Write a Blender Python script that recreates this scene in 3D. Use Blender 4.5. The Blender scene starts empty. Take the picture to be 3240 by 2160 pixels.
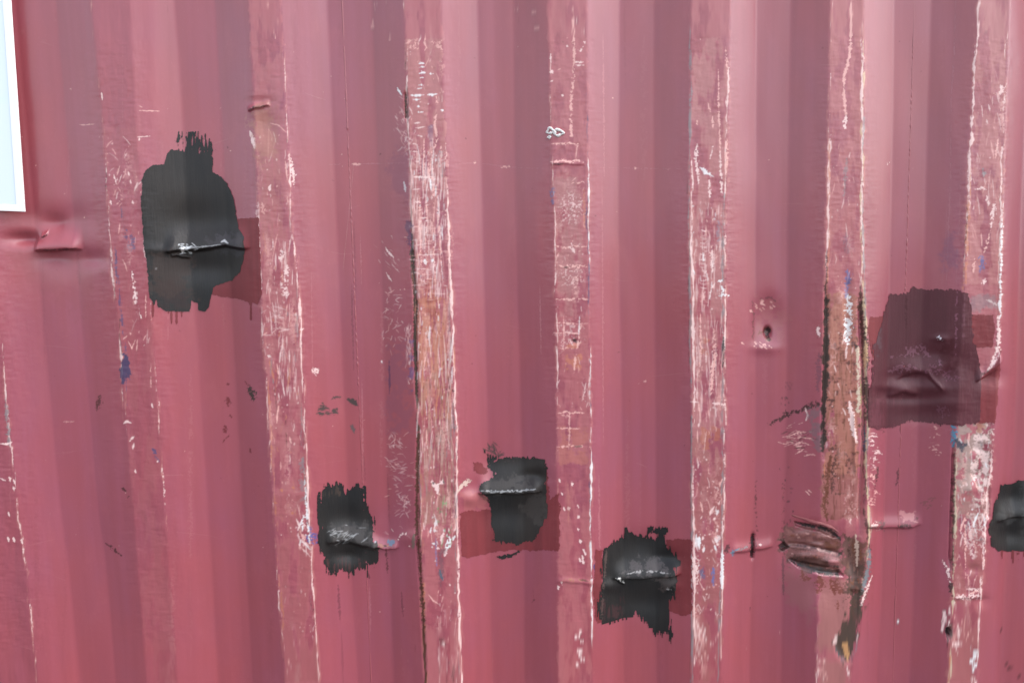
import bpy, math
import numpy as np

# ------------------------------------------------------------------ camera, sky, sun, exposure
F_PX, W_PX, H_PX = 2500.0, 3240, 2160
CAM_D, PITCH, YAW, ROLL, RIDGE0 = 1.5387, 0.1072, 0.0625, -0.0218, -0.9327
CAM_Z = 1.55
cp, sp, cy_, sy_ = math.cos(PITCH), math.sin(PITCH), math.cos(YAW), math.sin(YAW)
FWD = np.array([sy_*cp, cy_*cp, -sp])
_r = np.cross(FWD, [0, 0, 1.0]); _r /= np.linalg.norm(_r); _u = np.cross(_r, FWD)
RGT = _r*math.cos(ROLL) + _u*math.sin(ROLL)
UPV = -_r*math.sin(ROLL) + _u*math.cos(ROLL)
CAM = np.array([0, -CAM_D, CAM_Z])

sc = bpy.context.scene
from mathutils import Matrix
cd = bpy.data.cameras.new('camera'); co = bpy.data.objects.new('camera', cd)
sc.collection.objects.link(co); sc.camera = co
cd.sensor_width = 36; cd.lens = 36*F_PX/W_PX; cd.clip_end = 500; cd.clip_start = 0.05
m = Matrix.Identity(4)
for i in range(3):
    m[i][0], m[i][1], m[i][2], m[i][3] = RGT[i], UPV[i], -FWD[i], CAM[i]
co.matrix_world = m

SUN_AZ, SUN_EL = math.radians(82), math.radians(52)     # azimuth measured from the wall's normal towards the right
wd = bpy.data.worlds.new('World'); sc.world = wd; wd.use_nodes = True
nt = wd.node_tree; nt.nodes.clear()
sky = nt.nodes.new('ShaderNodeTexSky'); sky.sky_type = 'NISHITA'; sky.sun_disc = False
sky.sun_elevation = SUN_EL; sky.sun_rotation = math.radians(180) - SUN_AZ
sky.air_density = 1.0; sky.dust_density = 2.5
bg = nt.nodes.new('ShaderNodeBackground'); bg.inputs[1].default_value = 0.15
wo = nt.nodes.new('ShaderNodeOutputWorld')
hs = nt.nodes.new('ShaderNodeHueSaturation'); hs.inputs['Saturation'].default_value = 0.45   # thin overcast: a paler sky
nt.links.new(sky.outputs[0], hs.inputs['Color']); nt.links.new(hs.outputs[0], bg.inputs[0]); nt.links.new(bg.outputs[0], wo.inputs[0])
sl = bpy.data.lights.new('sun', 'SUN'); so = bpy.data.objects.new('sun', sl); sc.collection.objects.link(so)
sl.energy = 0.5; sl.angle = math.radians(60); sl.color = (1, .97, .95)
ldir = np.array([math.sin(SUN_AZ)*math.cos(SUN_EL), -math.cos(SUN_AZ)*math.cos(SUN_EL), math.sin(SUN_EL)])
from mathutils import Vector
so.rotation_euler = Vector(tuple(-ldir)).to_track_quat('-Z', 'Y').to_euler()
sc.view_settings.view_transform = 'Standard'; sc.view_settings.look = 'None'
sc.view_settings.exposure = 1.62; sc.view_settings.gamma = 1
sc.render.resolution_x = 1024; sc.render.resolution_y = 682

# ------------------------------------------------------------------ measured course of the bends
PITCH_X, RW, SW, DEP = .278, .0699, .0685, .0345
M = {
0: dict(R=[(1047,0),(1440,39),(1640,60),(1800,84),(2000,104)]),
1: dict(L=[(0,285),(300,318),(720,344),(900,360),(1100,381),(1300,395),(1500,413)],
        R=[(0,409),(720,452),(1060,484),(1300,500),(1590,521)], E=[(0,680),(300,698),(1000,735),(1440,758)]),
2: dict(L=[(0,785),(330,803),(720,819),(900,824),(1100,833),(1300,847),(1600,865),(1850,879),(2160,904)],
        R=[(0,888),(720,925),(900,943),(1300,962),(1640,980),(1840,989),(2130,1010)],
        S=[(0,1035),(600,1060),(1900,1115),(2100,1128)], E=[(0,1177),(720,1203),(1440,1223),(1900,1237),(2160,1244)]),
3: dict(L=[(0,1278),(720,1301),(1000,1310),(1300,1320),(1760,1333),(2160,1345)],
        R=[(0,1395),(720,1418),(1000,1430),(1440,1444),(1900,1450),(2160,1460)],
        S=[(0,1510),(720,1526),(1440,1545),(1850,1551)], E=[(0,1625),(720,1632),(1440,1652),(1700,1659),(2100,1660)]),
4: dict(L=[(0,1732),(720,1753),(1150,1760),(2160,1766)], R=[(0,1857),(720,1861),(1440,1869),(2000,1873)],
        S=[(0,1960),(720,1955),(1440,1969),(2000,1973)], E=[(0,2070),(720,2069),(1440,2075),(2160,2077)]),
5: dict(L=[(0,2187),(720,2180),(1300,2189),(2160,2189)], R=[(0,2311),(720,2297),(1440,2297),(2160,2282)],
        S=[(0,2394),(720,2390),(1440,2389),(2000,2374)], E=[(0,2503),(720,2493),(1440,2486),(1800,2476),(2160,2471)]),
6: dict(L=[(0,2627),(720,2611),(950,2607),(1440,2603),(1900,2586),(2160,2584)],
        R=[(0,2733),(720,2730),(1100,2742),(1500,2745),(1700,2755),(1900,2722),(2160,2692)],
        S=[(0,2829),(720,2818),(1440,2802),(1900,2786),(2160,2774)], E=[(0,2947),(720,2926),(1440,2903),(1900,2889),(2160,2875)]),
7: dict(L=[(0,3096),(300,3077),(720,3059),(1440,3020),(1650,3018),(2160,3000)],
        R=[(0,3195),(720,3172),(1000,3167),(1440,3142),(1750,3114),(2160,3091)],
        S=[(720,3229),(1440,3211),(1800,3183),(2160,3165)]),
}

def unproject(u, v, Y):
    """where the sight line through photo point (u, v) meets the vertical plane y = Y of the wall"""
    u = np.asarray(u, float); v = np.asarray(v, float)
    d = RGT*((u-1620)/F_PX)[..., None] + UPV*((1080-v)/F_PX)[..., None] + FWD
    t = (Y-CAM[1])/d[..., 1]
    return CAM[0]+t*d[..., 0], CAM[2]+t*d[..., 2]
def project(X, Y, Z):
    a = X-CAM[0]; b = Y-CAM[1]; c = Z-CAM[2]
    q = a*FWD[0]+b*FWD[1]+c*FWD[2]
    return 1620+F_PX*(a*RGT[0]+b*RGT[1]+c*RGT[2])/q, 1080-F_PX*(a*UPV[0]+b*UPV[1]+c*UPV[2])/q

ZT = np.linspace(.6, 2.2, 161)
def ideal(k, e): return RIDGE0 + k*PITCH_X + {'L': 0, 'R': RW, 'S': RW+SW, 'E': PITCH_X-SW}[e]
EDGE = {}
for k in range(-4, 13):
    offs = []
    for e in 'LRSE':
        pts = M.get(k, {}).get(e)
        if not pts: continue
        x, z = unproject([p[1] for p in pts], [p[0] for p in pts], DEP if e in 'SE' else 0.0)
        o = np.argsort(z); dx = np.interp(ZT, z[o], x[o]-ideal(k, e))
        ker = np.exp(-np.linspace(-2, 2, 13)**2); ker /= ker.sum()
        dx = np.convolve(np.pad(dx, 6, 'edge'), ker, 'valid')
        EDGE[k, e] = dx; offs.append(dx)
    for e in 'LRSE':
        if (k, e) not in EDGE:
            EDGE[k, e] = np.mean(offs, 0) if offs else 0*ZT
def edge_x(k, e, z): return ideal(k, e) + np.interp(z, ZT, EDGE[k, e])

# ------------------------------------------------------------------ noise
def smooth_noise(h, w, ch, cw, seed):
    """value noise on an h x w array, cells of ch x cw"""
    r = np.random.default_rng(seed)
    gh, gw = int(h/ch)+4, int(w/cw)+4
    g = r.random((gh, gw)).astype(np.float32)
    y = np.arange(h)/ch; x = np.arange(w)/cw
    yi = y.astype(int); xi = x.astype(int); fy = y-yi; fx = x-xi
    fy = (fy*fy*(3-2*fy)).astype(np.float32)[:, None]; fx = (fx*fx*(3-2*fx)).astype(np.float32)[None]
    a = g[yi][:, xi]; b = g[yi][:, xi+1]; c = g[yi+1][:, xi]; d = g[yi+1][:, xi+1]
    return (a*(1-fx)+b*fx)*(1-fy) + (c*(1-fx)+d*fx)*fy
def fbm(h, w, ch, cw, seed, n=3):
    s = 0; t = 0; a = 1
    for i in range(n):
        s = s + a*smooth_noise(h, w, max(ch/2**i, 1), max(cw/2**i, 1), seed+i*77); t += a; a *= .55
    s = s/t
    return (s-s.mean())/s.std()

# ------------------------------------------------------------------ wear sheets (flat maps of marks, 2 photo px per cell)
MX, MY, ST = 500, 400, 1.5
CW, CH = int((W_PX+2*MX)/ST), int((H_PX+2*MY)/ST)
def new_layer(): return np.zeros((CH, CW, 4), np.float32)
WEAR_SHADE = new_layer()                     # colour + coverage of what lies on / is scratched into the paint, plus some painted shade
DENT = np.zeros((CH, CW), np.float32)  # mm, positive = pushed in
N_fine = fbm(CH, CW, 3.2, 3.2, 1); N_med = fbm(CH, CW, 12, 12, 2); N_big = fbm(CH, CW, 50, 50, 3)
N_soft = fbm(CH, CW, 60, 18, 9, 4); N_vert = fbm(CH, CW, 34, 3.2, 4); N_vlong = fbm(CH, CW, 90, 3, 5); N_brush = fbm(CH, CW, 30, 2.6, 8); N_horz = fbm(CH, CW, 2.2, 16, 6)
def box(x0, y0, x1, y1):
    a = max(int((x0+MX)/ST), 0); b = min(int((x1+MX)/ST)+2, CW); c = max(int((y0+MY)/ST), 0); d = min(int((y1+MY)/ST)+2, CH)
    return a, b, c, d
def coords(a, b, c, d):
    return (np.arange(a, b)*ST-MX)[None, :].astype(np.float32), (np.arange(c, d)*ST-MY)[:, None].astype(np.float32)
def lin(c, k=1.30):
    """albedo of a mark that shows as 8 bit colour c where the light on the wall is k"""
    c = np.asarray(c, float)/255
    return np.clip(np.where(c < .04045, c/12.92, ((c+.055)/1.055)**2.4)/k-.025, .006, .9)
def lay(L, sl_, mask, col):
    v = L[sl_]; m_ = np.clip(mask, 0, 1)[..., None]
    a0 = v[..., 3:4]; out = a0*(1-m_)+m_
    v[..., :3] = (v[..., :3]*a0*(1-m_) + np.asarray(col, np.float32)*m_)/np.maximum(out, 1e-5)
    v[..., 3:4] = out
def seg_dist(X, Y, pts):
    best = np.full(np.broadcast(X, Y).shape, 1e9, np.float32); T = np.zeros_like(best)
    n = len(pts)-1; 
    for i in range(n):
        (x0, y0), (x1, y1) = pts[i][:2], pts[i+1][:2]
        dx, dy = x1-x0, y1-y0; l2 = dx*dx+dy*dy+1e-6
        t = np.clip(((X-x0)*dx+(Y-y0)*dy)/l2, 0, 1)
        d = np.hypot(X-x0-t*dx, Y-y0-t*dy); k = d < best
        best = np.where(k, d, best); T = np.where(k, (i+t)/n, T)
    return best, T
def stroke(pts, w, col, a=1.0, rag=.3, taper=True, gap=0.0, L=None, soft=2.0):
    L = WEAR_SHADE if L is None else L
    xs = [p[0] for p in pts]; ys = [p[1] for p in pts]
    a_, b, c, d = box(min(xs)-w*2-4, min(ys)-w*2-4, max(xs)+w*2+4, max(ys)+w*2+4)
    if b <= a_ or d <= c: return
    X, Y = coords(a_, b, c, d); D, T = seg_dist(X, Y, pts)
    ww = w*(np.sin(np.pi*np.clip(T*.92+.04, 0, 1))**.5 if taper else 1)*(1+rag*N_fine[c:d, a_:b])
    mk = np.clip((ww-D)/soft+.5, 0, 1)
    if gap: mk = mk*np.clip((N_med[c:d, a_:b]+N_fine[c:d, a_:b]*.6-gap)*2+.5, 0, 1)
    lay(L, (slice(c, d), slice(a_, b)), mk*a, col)
def poly_mask(pts, X, Y):
    inside = np.zeros(np.broadcast(X, Y).shape, bool); n = len(pts)
    for i in range(n):
        x0, y0 = pts[i]; x1, y1 = pts[(i+1) % n]
        if y0 == y1: continue
        c = ((y0 > Y) != (y1 > Y)) & (X < (x1-x0)*(Y-y0)/(y1-y0)+x0)
        inside ^= c
    return inside
def poly_sd(pts, X, Y):
    d, _ = seg_dist(X, Y, list(pts)+[pts[0]])
    return np.where(poly_mask(pts, X, Y), d, -d)
def area(pts, col, a=1.0, soft=3, rag=4, noise=None, thr=-9, L=None):
    L = WEAR_SHADE if L is None else L
    xs = [p[0] for p in pts]; ys = [p[1] for p in pts]; g = soft*2+rag*3
    a_, b, c, d = box(min(xs)-g, min(ys)-g, max(xs)+g, max(ys)+g)
    X, Y = coords(a_, b, c, d); sd = poly_sd(pts, X, Y) + rag*(N_med[c:d, a_:b]*.6+N_fine[c:d, a_:b]*.3)
    mk = np.clip(sd/soft+.5, 0, 1)
    if noise is not None: mk = mk*np.clip((noise[c:d, a_:b]-thr)*1.1+.5, 0, 1)
    lay(L, (slice(c, d), slice(a_, b)), mk*a, col)

PALE = (.90, .64, .60); PINK = (.86, .46, .41); WHITE = (.86, .83, .82); ORANGE = lin((222, 140, 112))
TAN = lin((190, 130, 108)); BROWN = lin((88, 60, 50)); DARK = (.018, .014, .013); GREY = lin((160, 150, 152))
BLUE = lin((98, 92, 130)); BLUEG = lin((105, 150, 175)); GREEN = lin((120, 180, 120)); MAUVE = lin((140, 92, 115))
DRED = lin((130, 55, 60)); SALMON = lin((205, 128, 116)); FADE = lin((190, 125, 120))

rng = np.random.default_rng(11)
def ridge_u(k, e, v):
    pts = M[k].get(e)
    vs = [p[0] for p in pts]; us = [p[1] for p in pts]
    s0 = (us[1]-us[0])/(vs[1]-vs[0]); s1 = (us[-1]-us[-2])/(vs[-1]-vs[-2])
    v = np.asarray(v, float)
    return np.where(v < vs[0], us[0]+(v-vs[0])*s0, np.where(v > vs[-1], us[-1]+(v-vs[-1])*s1, np.interp(v, vs, us)))
def edge_wear(k, e, table, col, w=4, off=0, sd=0, a=.95, n=None):
    """worn line along a bend; table = [(y, amount 0..1)]"""
    n = N_vert if n is None else n
    y0, y1 = table[0][0], table[-1][0]
    us = ridge_u(k, e, np.linspace(y0, y1, 40))+off
    a_, b, c, d = box(us.min()-w*4-10, y0, us.max()+w*4+10, y1)
    X, Y = coords(a_, b, c, d); y = Y[:, 0]
    r = np.random.default_rng(1000*k+ord(e)+sd)
    wob = np.interp(y, np.linspace(y0, y1, 24), r.normal(0, 2.0, 24))+np.interp(y, np.linspace(y0, y1, 140), r.normal(0, 1.0, 140))
    xe = ridge_u(k, e, y)+off+wob
    amt = np.interp(y, [t[0] for t in table], [t[1] for t in table])
    lw = w*(.45+.8*amt)*(1+.5*np.interp(y, np.linspace(y0, y1, 90), r.normal(0, 1, 90)))
    D = np.abs(X-xe[:, None])
    on = (amt > 0)[:, None]; th = (1.12-2.35*amt)[:, None]; long_ = N_vlong[c:d, a_:b]
    if max(np.ravel(col)) > .5:                       # chafed primer around the bright line
        lw = np.maximum(lw, .4)
        soft = np.clip(1-D/(lw[:, None]*2.2+2), 0, 1)*np.clip((N_vert[c:d, a_:b]-th*.8)*.8+.3, 0, 1)*on
        lay(WEAR_SHADE, (slice(c, d), slice(a_, b)), soft*a*.55, lin((225, 150, 140)))
    mk = np.clip((np.maximum(lw*.62, .5)[:, None]-D)/2.0+.5, 0, 1)
    mk = mk*np.clip((n[c:d, a_:b]*.5+long_*.4+N_fine[c:d, a_:b]*.25-th)*1.5+.2, 0, 1)*on
    lay(WEAR_SHADE, (slice(c, d), slice(a_, b)), mk*a*.88, col)
def bloom(k, y0, y1, n, f0=0., f1=1.):
    """soft rubbed blotches"""
    for _ in range(n):
        v = rng.uniform(y0, y1); f = rng.uniform(f0, f1); l, r_ = float(ridge_u(k, 'L', v)), float(ridge_u(k, 'R', v)); u = l+(r_-l)*f
        h = rng.uniform(18, 70); w = rng.uniform(3, 9)
        stroke([(u, v-h), (u+rng.normal(0, 3), v), (u+rng.normal(0, 3), v+h)], w, PINK if rng.random() < .6 else lin((228, 170, 165)), rng.uniform(.12, .4), .5, True, -.4, soft=14)
def flecks(k, y0, y1, n, cols, f0=0., f1=1., ln=(8, 50), ang=(85, 97), w=(1.2, 2.6), a=(.4, .95), clump=0):
    cen = [(rng.uniform(f0, f1), rng.uniform(y0, y1)) for _ in range(max(clump, 1))]
    for i in range(n):
        if clump:
            c = cen[rng.integers(len(cen))]; f = c[0]+rng.normal(0, .1); v = c[1]+rng.normal(0, 25)
        else: f = rng.uniform(f0, f1); v = rng.uniform(y0, y1)
        l, r_ = float(ridge_u(k, 'L', v)), float(ridge_u(k, 'R', v)); u = l+(r_-l)*f
        L_ = ln[0]*.6+(ln[1]*1.5-ln[0]*.6)*rng.random()**2.6; t = math.radians(rng.uniform(*ang))
        dx, dy = math.cos(t)*L_/2, math.sin(t)*L_/2
        stroke([(u-dx, v-dy), (u+dx*.2+rng.normal(0, 1), v), (u+dx, v+dy)], w[0]*.8+(w[1]*1.1-w[0]*.8)*rng.random()**2, cols[rng.integers(len(cols))], a[0]*.7+(a[1]-a[0]*.7)*rng.random()**1.3, .25, soft=3.0)
    bloom(k, y0, y1, max(n//12, 2), f0, f1)
def ridge_area(k, y0, y1, col, a, noise, thr, f0=0., f1=1., soft=6):
    ys = np.linspace(y0, y1, 24)
    l, r_ = ridge_u(k, 'L', ys), ridge_u(k, 'R', ys)
    P = [(l[i]+(r_[i]-l[i])*f0, ys[i]) for i in range(24)] + [(l[i]+(r_[i]-l[i])*f1, ys[i]) for i in reversed(range(24))]
    area(P, col, a, soft, 5, noise, thr)

# --- overall: ridges lose their gloss and pick up a duller, chalkier pink
for k in (2, 3, 4, 5, 6, 7):
    ridge_area(k, -390, 2500, lin((222, 142, 140)), .36, N_soft, -.6)
    ridge_area(k, -390, 2500, lin((196, 108, 116)), .30, N_med, .2)
ridge_area(1, 400, 2400, lin((195, 120, 120)), .22, N_soft, 0)

# --- ridge 0 (at the very left, lower half)
edge_wear(0, 'R', [(1047, .25), (1200, .5), (1400, .75), (1500, .4), (1700, .45), (1900, .3), (2300, .1)], PALE, 4)
edge_wear(0, 'R', [(1240, .0), (1300, .7), (1390, .6), (1450, 0)], GREY, 8, -4, 3)
stroke([(0, 1403), (22, 1404), (38, 1398)], 3, PALE, .9)
stroke([(0, 1512), (18, 1520)], 2.5, PALE, .7)
for (u, v) in ((31, 1515), (45, 1523), (28, 1625), (26, 1705), (44, 1706), (70, 1712), (43, 1545)):
    stroke([(u-2, v-7), (u+2, v+7)], 3.5, PALE, .8)

# --- ridge 1
edge_wear(1, 'L', [(0, .25), (60, .1), (250, .12), (480, .15), (620, .45), (740, .85), (830, .7), (1000, .3), (1150, .75), (1290, .7), (1350, .2), (1500, .1)], PALE, 4)
edge_wear(1, 'L', [(510, .1), (560, .6), (700, .35), (900, .55), (1100, .7), (1330, .3), (1400, 0)], DARK, 2.4, 2, 5, .6)
edge_wear(1, 'L', [(760, .1), (860, .7), (1000, .6), (1100, .75), (1210, .65), (1330, .3), (1345, 0)], BLUE, 8, 14, 7, .8)
area([(388, 1120), (404, 1130), (410, 1190), (402, 1240), (390, 1215), (384, 1170)], lin((66, 72, 108)), .85, 3, 6, N_med, -.4)
area([(390, 720), (402, 724), (404, 745), (425, 755), (430, 785), (415, 795), (400, 768)], BLUE, .75, 4, 6, N_fine, -.1)
edge_wear(1, 'L', [(630, .3), (680, .7), (720, .2)], BLUE, 4, 44, 9, .8)
stroke([(418, 860), (422, 880), (428, 930), (430, 965), (440, 990), (449, 1008)], 3.6, PALE, .95, .8, True, -.6)
for (u, v, h) in ((322, 305, 12), (350, 640, 7), (366, 575, 8), (361, 560, 7), (420, 640, 5), (407, 550, 6), (413, 575, 6)):
    stroke([(u-1, v-h), (u+2, v+h)], 2.6, PALE, .85)
flecks(1, 470, 640, 46, [PINK, PALE], .2, 1.0, (5, 26), (30, 140), (1.2, 2.6), (.4, .8), clump=6)
flecks(1, 700, 1100, 24, [PINK, PALE], .3, 1.0, (8, 30), (60, 120), (1, 2), (.3, .7))
stroke([(390, 1072), (402, 1062)], 2, PINK, .7); stroke([(405, 1078), (417, 1102), (428, 1075)], 1.8, PINK, .8)
stroke([(440, 350), (505, 352)], 1.8, PINK, .7); stroke([(435, 434), (475, 431)], 2, PALE, .7); stroke([(440, 445), (441, 437)], 2.5, PALE, .7)
stroke([(250, 394), (270, 396), (300, 393)], 2, PINK, .6)
stroke([(440, 335), (450, 340)], 1.5, PINK, .6)
stroke([(455, 762), (459, 790), (464, 820)], 4, PALE, .9, .5); stroke([(461, 930), (461, 1005)], 2, PINK, .7, .5, True, -.3)
edge_wear(1, 'R', [(960, .2), (1060, .3), (1200, .5), (1290, .6), (1400, .3), (1500, .55), (1590, .35), (1680, .1)], PALE, 2.8)
stroke([(476, 1150), (478, 1225)], 2, PINK, .6, .5, True, -.3); stroke([(480, 1275), (484, 1290)], 3, PALE, .8)
stroke([(391, 1340), (400, 1332), (416, 1338)], 3, PALE, .8); stroke([(410, 1395), (424, 1380)], 3.5, PALE, .9); stroke([(420, 1420), (424, 1402)], 3.5, PALE, .8)
stroke([(482, 1418), (494, 1435)], 6, BLUE, .8); stroke([(428, 1485), (430, 1496)], 3.5, PALE, .8); stroke([(490, 1440), (505, 1462)], 4, BLUE, .5); stroke([(497, 1458), (500, 1460)], 4, PALE, .8)
stroke([(514, 1480), (520, 1540), (523, 1595)], 2.2, PALE, .6, .6, True, -.4)

# --- ridge 2
edge_wear(2, 'L', [(430, .2), (600, .35), (760, .6), (900, .55), (1050, .6), (1200, .4), (1400, .4), (1500, .35), (1650, .2), (1760, .15), (1900, .5), (2000, .25), (2200, .4)], PALE, 3.5)
edge_wear(2, 'L', [(1150, .1), (1300, .65), (1450, .75), (1520, .4), (1600, .3), (1860, .3), (1920, .8), (1990, .3)], ORANGE, 5, 6, 2, .85)
edge_wear(2, 'R', [(150, .1), (200, .5), (260, .2), (460, .5), (560, .8), (700, .6), (800, .9), (930, .8), (1050, .75), (1300, .6), (1480, .85), (1620, .9), (1760, .9), (1960, .65), (2060, .3), (2250, .5)], PALE, 4)
edge_wear(2, 'R', [(360, .1), (470, .5), (520, .3), (800, .4), (1000, .3), (1400, .5), (1500, .6), (1600, .4), (1800, .5), (2100, .3)], GREY, 5, -8, 3, .7)
edge_wear(2, 'R', [(350, 0), (470, .5), (510, .1), (1480, .2), (1660, .6), (1760, .5), (1950, .3), (2000, 0)], DARK, 2.5, -4, 4, .65)
ridge_area(2, 330, 760, lin((190, 125, 118)), .40, N_vert, -.6, .05, .75)
ridge_area(2, 760, 1560, lin((205, 140, 138)), .25, N_soft, 0)
ridge_area(2, 880, 1260, PALE, .5, N_vert, 1.15, .35, 1.0)
ridge_area(2, 760, 900, PALE, .6, N_vert, .7, .4, .95)
stroke([(908, 840), (905, 870), (899, 905), (905, 930), (912, 940)], 7, PALE, .85, .8, True, -.3)
stroke([(889, 790), (895, 800), (890, 820), (882, 815)], 5, PALE, .85, .8)
stroke([(791, 415), (799, 440), (806, 470)], 5.5, PALE, .95); stroke([(915, 490), (926, 540), (931, 590)], 5, PALE, .8, .7, True, -.5)
stroke([(903, 510), (909, 570)], 2.5, PINK, .8); stroke([(856, 585), (853, 603)], 4, PALE, .9); stroke([(866, 105), (871, 122)], 4, PINK, .7)
stroke([(830, 640), (836, 680)], 4, PINK, .5, 1); stroke([(816, 640), (812, 700)], 3, PALE, .4, 1, True, 0)
stroke([(855, 390), (880, 396), (905, 418)], 2, PINK, .6); stroke([(850, 400), (848, 500)], 2, PINK, .35)
stroke([(848, 1125), (856, 1128)], 4.5, PALE, .95); stroke([(852, 1140), (868, 1205)], 3, ORANGE, .85)
stroke([(866, 1200), (873, 1270), (876, 1310)], 2, DARK, .4); stroke([(904, 1310), (908, 1440)], 1.8, BROWN, .5, .5, True, -.2)
flecks(2, 420, 700, 36, [PINK, PALE], .05, 1, (4, 30), (60, 120), (1, 2.4), (.3, .8))
flecks(2, 760, 1320, 120, [PINK, PALE, PALE, ORANGE, GREY], .0, 1, (5, 48), (78, 102), (1, 2.6), (.35, .9))
flecks(2, 960, 1100, 40, [PALE, PINK], .05, .6, (4, 30), (0, 180), (1, 1.8), (.4, .8))
flecks(2, 1300, 1700, 60, [PINK, PALE, ORANGE, TAN], .0, 1, (4, 34), (70, 110), (1, 2.4), (.3, .8))
flecks(2, 1660, 1760, 30, [PALE, WHITE, PINK], .6, .98, (6, 30), (40, 120), (1.5, 4), (.6, .95))
flecks(2, 1750, 2160, 34, [PINK, PALE], .0, 1, (4, 22), (70, 110), (1, 2), (.3, .7))
for (u, v) in ((871, 1586), (925, 1620), (927, 1540), (890, 1548)): stroke([(u-3, v), (u+4, v+5)], 4, ORANGE, .8)
area([(972, 1700), (984, 1665), (990, 1685), (1004, 1700), (1003, 1716), (985, 1718), (974, 1716)], lin((95, 100, 165)), .85, 4, 6, N_fine, -.4)
stroke([(960, 1640), (962, 1630), (955, 1650), (958, 1676)], 4, WHITE, .85, .7); stroke([(937, 1640), (950, 1672)], 3, PALE, .8)
stroke([(962, 1490), (972, 1640), (980, 1720)], 3, WHITE, .8, .5, True, -.4)
stroke([(955, 1440), (958, 1600)], 7, GREY, .55, .6, True, -.3)
edge_wear(2, 'R', [(1850, .1), (1900, .7), (1980, .6), (2040, 0)], DARK, 3, -6, 14, .5)
ridge_area(2, 1560, 2160, lin((160, 88, 88)), .3, N_soft, -.2)

# --- ridge 3 : the most beaten one
ridge_area(3, 120, 760, lin((205, 145, 138)), .40, N_soft, -.3)
ridge_area(3, 480, 1480, PALE, .50, N_vert, .85, .0, 1.)
ridge_area(3, 940, 1330, lin((214, 138, 112)), .80, N_vert, -.35, .08, .85)
ridge_area(3, 1180, 1660, lin((190, 140, 125)), .65, N_vert, -.2, .1, .95)
ridge_area(3, 880, 1000, lin((185, 100, 95)), .7, N_med, -.3, .1, .62)
edge_wear(3, 'L', [(0, .2), (80, .1), (180, .35), (280, .7), (420, .75), (600, .6), (760, .45), (980, .45), (1150, .3), (1350, .5), (1500, .8), (1660, .6), (1760, .3), (2200, .4)], PALE, 3.5, 2)
edge_wear(3, 'L', [(1480, .3), (1700, .6), (1820, .5), (1860, .95), (1960, .95), (2040, .6), (2160, .3)], ORANGE, 4, 3, 3, .9)
edge_wear(3, 'L', [(140, .0), (200, .6), (260, .1), (300, .8), (370, .8), (400, .3), (500, .5), (740, .8), (1100, .7), (1300, .6), (1500, .9), (1700, .9), (1900, .8), (2200, .8)], BROWN, 3.4, 0, 5, .8)
edge_wear(3, 'R', [(440, .1), (500, .6), (620, .6), (760, .85), (950, .9), (1200, .85), (1400, .8), (1560, .9), (1700, .85), (1800, .7), (1950, .85), (2200, .9)], PALE, 4.2, 2)
edge_wear(3, 'R', [(480, .4), (540, .6), (620, .2), (860, .4), (1000, .6), (1200, .5), (1350, .7), (1500, .6), (1700, .3), (2000, .3), (2200, .4)], GREY, 4.5, -7, 3, .7)
edge_wear(3, 'R', [(560, .2), (600, .8), (640, .3), (1000, .4), (1300, .5), (1420, .8), (1600, .8), (1700, .5), (1720, 0)], BROWN, 2.4, -3, 6, .7)
# dark fold on its left side
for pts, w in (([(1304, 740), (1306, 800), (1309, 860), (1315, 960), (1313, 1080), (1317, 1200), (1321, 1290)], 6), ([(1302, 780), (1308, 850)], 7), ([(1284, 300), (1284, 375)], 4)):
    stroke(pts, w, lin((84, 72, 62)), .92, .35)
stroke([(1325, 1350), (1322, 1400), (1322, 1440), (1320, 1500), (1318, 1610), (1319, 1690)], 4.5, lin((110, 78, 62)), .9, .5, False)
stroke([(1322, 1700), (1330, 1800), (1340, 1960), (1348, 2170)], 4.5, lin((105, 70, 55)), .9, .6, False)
# horizontal ticks on the face, top
for v, u0, u1, w in ((202, 1326, 1342, 2.5), (214, 1327, 1343, 2.5), (232, 1326, 1346, 3.2), (234, 1360, 1371, 2.6), (247, 1330, 1340, 2), (270, 1324, 1340, 2.5), (281, 1320, 1335, 2), (302, 1301, 1340, 3.2), (300, 1353, 1382, 3.2), (315, 1308, 1330, 2.5), (337, 1320, 1328, 2), (355, 1322, 1338, 3.2), (390, 1310, 1330, 2), (405, 1315, 1345, 2), (404, 1360, 1368, 2.5), (430, 1318, 1336, 2), (455, 1305, 1320, 2), (480, 1305, 1322, 1.8), (510, 1312, 1325, 1.8), (560, 1310, 1375, 3), (600, 1305, 1330, 1.6), (640, 1318, 1330, 2), (690, 1330, 1350, 2), (806, 1325, 1375, 2), (862, 1310, 1328, 1.8)):
    stroke([(u0, v), ((u0+u1)/2, v+rng.normal(0, 1.2)), (u1, v+rng.normal(0, 2))], w, WHITE if v < 360 else PALE, .85, .5)
stroke([(1346, 115), (1343, 135), (1350, 150), (1344, 160)], 2.4, PINK, .7, .5); area([(1290, 125), (1318, 122), (1322, 150), (1300, 152)], PINK, .6, 6, 7, N_fine, .3)
area([(1365, 135), (1395, 130), (1400, 158), (1378, 150)], PINK, .6, 6, 7, N_fine, .2)
stroke([(1380, 305), (1383, 330), (1376, 400), (1382, 440), (1372, 480)], 3.5, PINK, .85, .5, True, -.8)
for pts in ([(1366, 480), (1370, 560), (1377, 640)], [(1342, 440), (1340, 540), (1341, 600)], [(1353, 480), (1358, 560), (1363, 600)], [(1365, 490), (1360, 550), (1370, 600), (1372, 700)], [(1327, 620), (1330, 720), (1333, 860)], [(1348, 620), (1351, 700), (1343, 800)], [(1383, 620), (1390, 730), (1398, 860)], [(1376, 720), (1372, 800), (1378, 900), (1390, 980)], [(1395, 460), (1398, 510)]):
    stroke(pts, 2.2, PINK, .85, .5, True, -.7)
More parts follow.
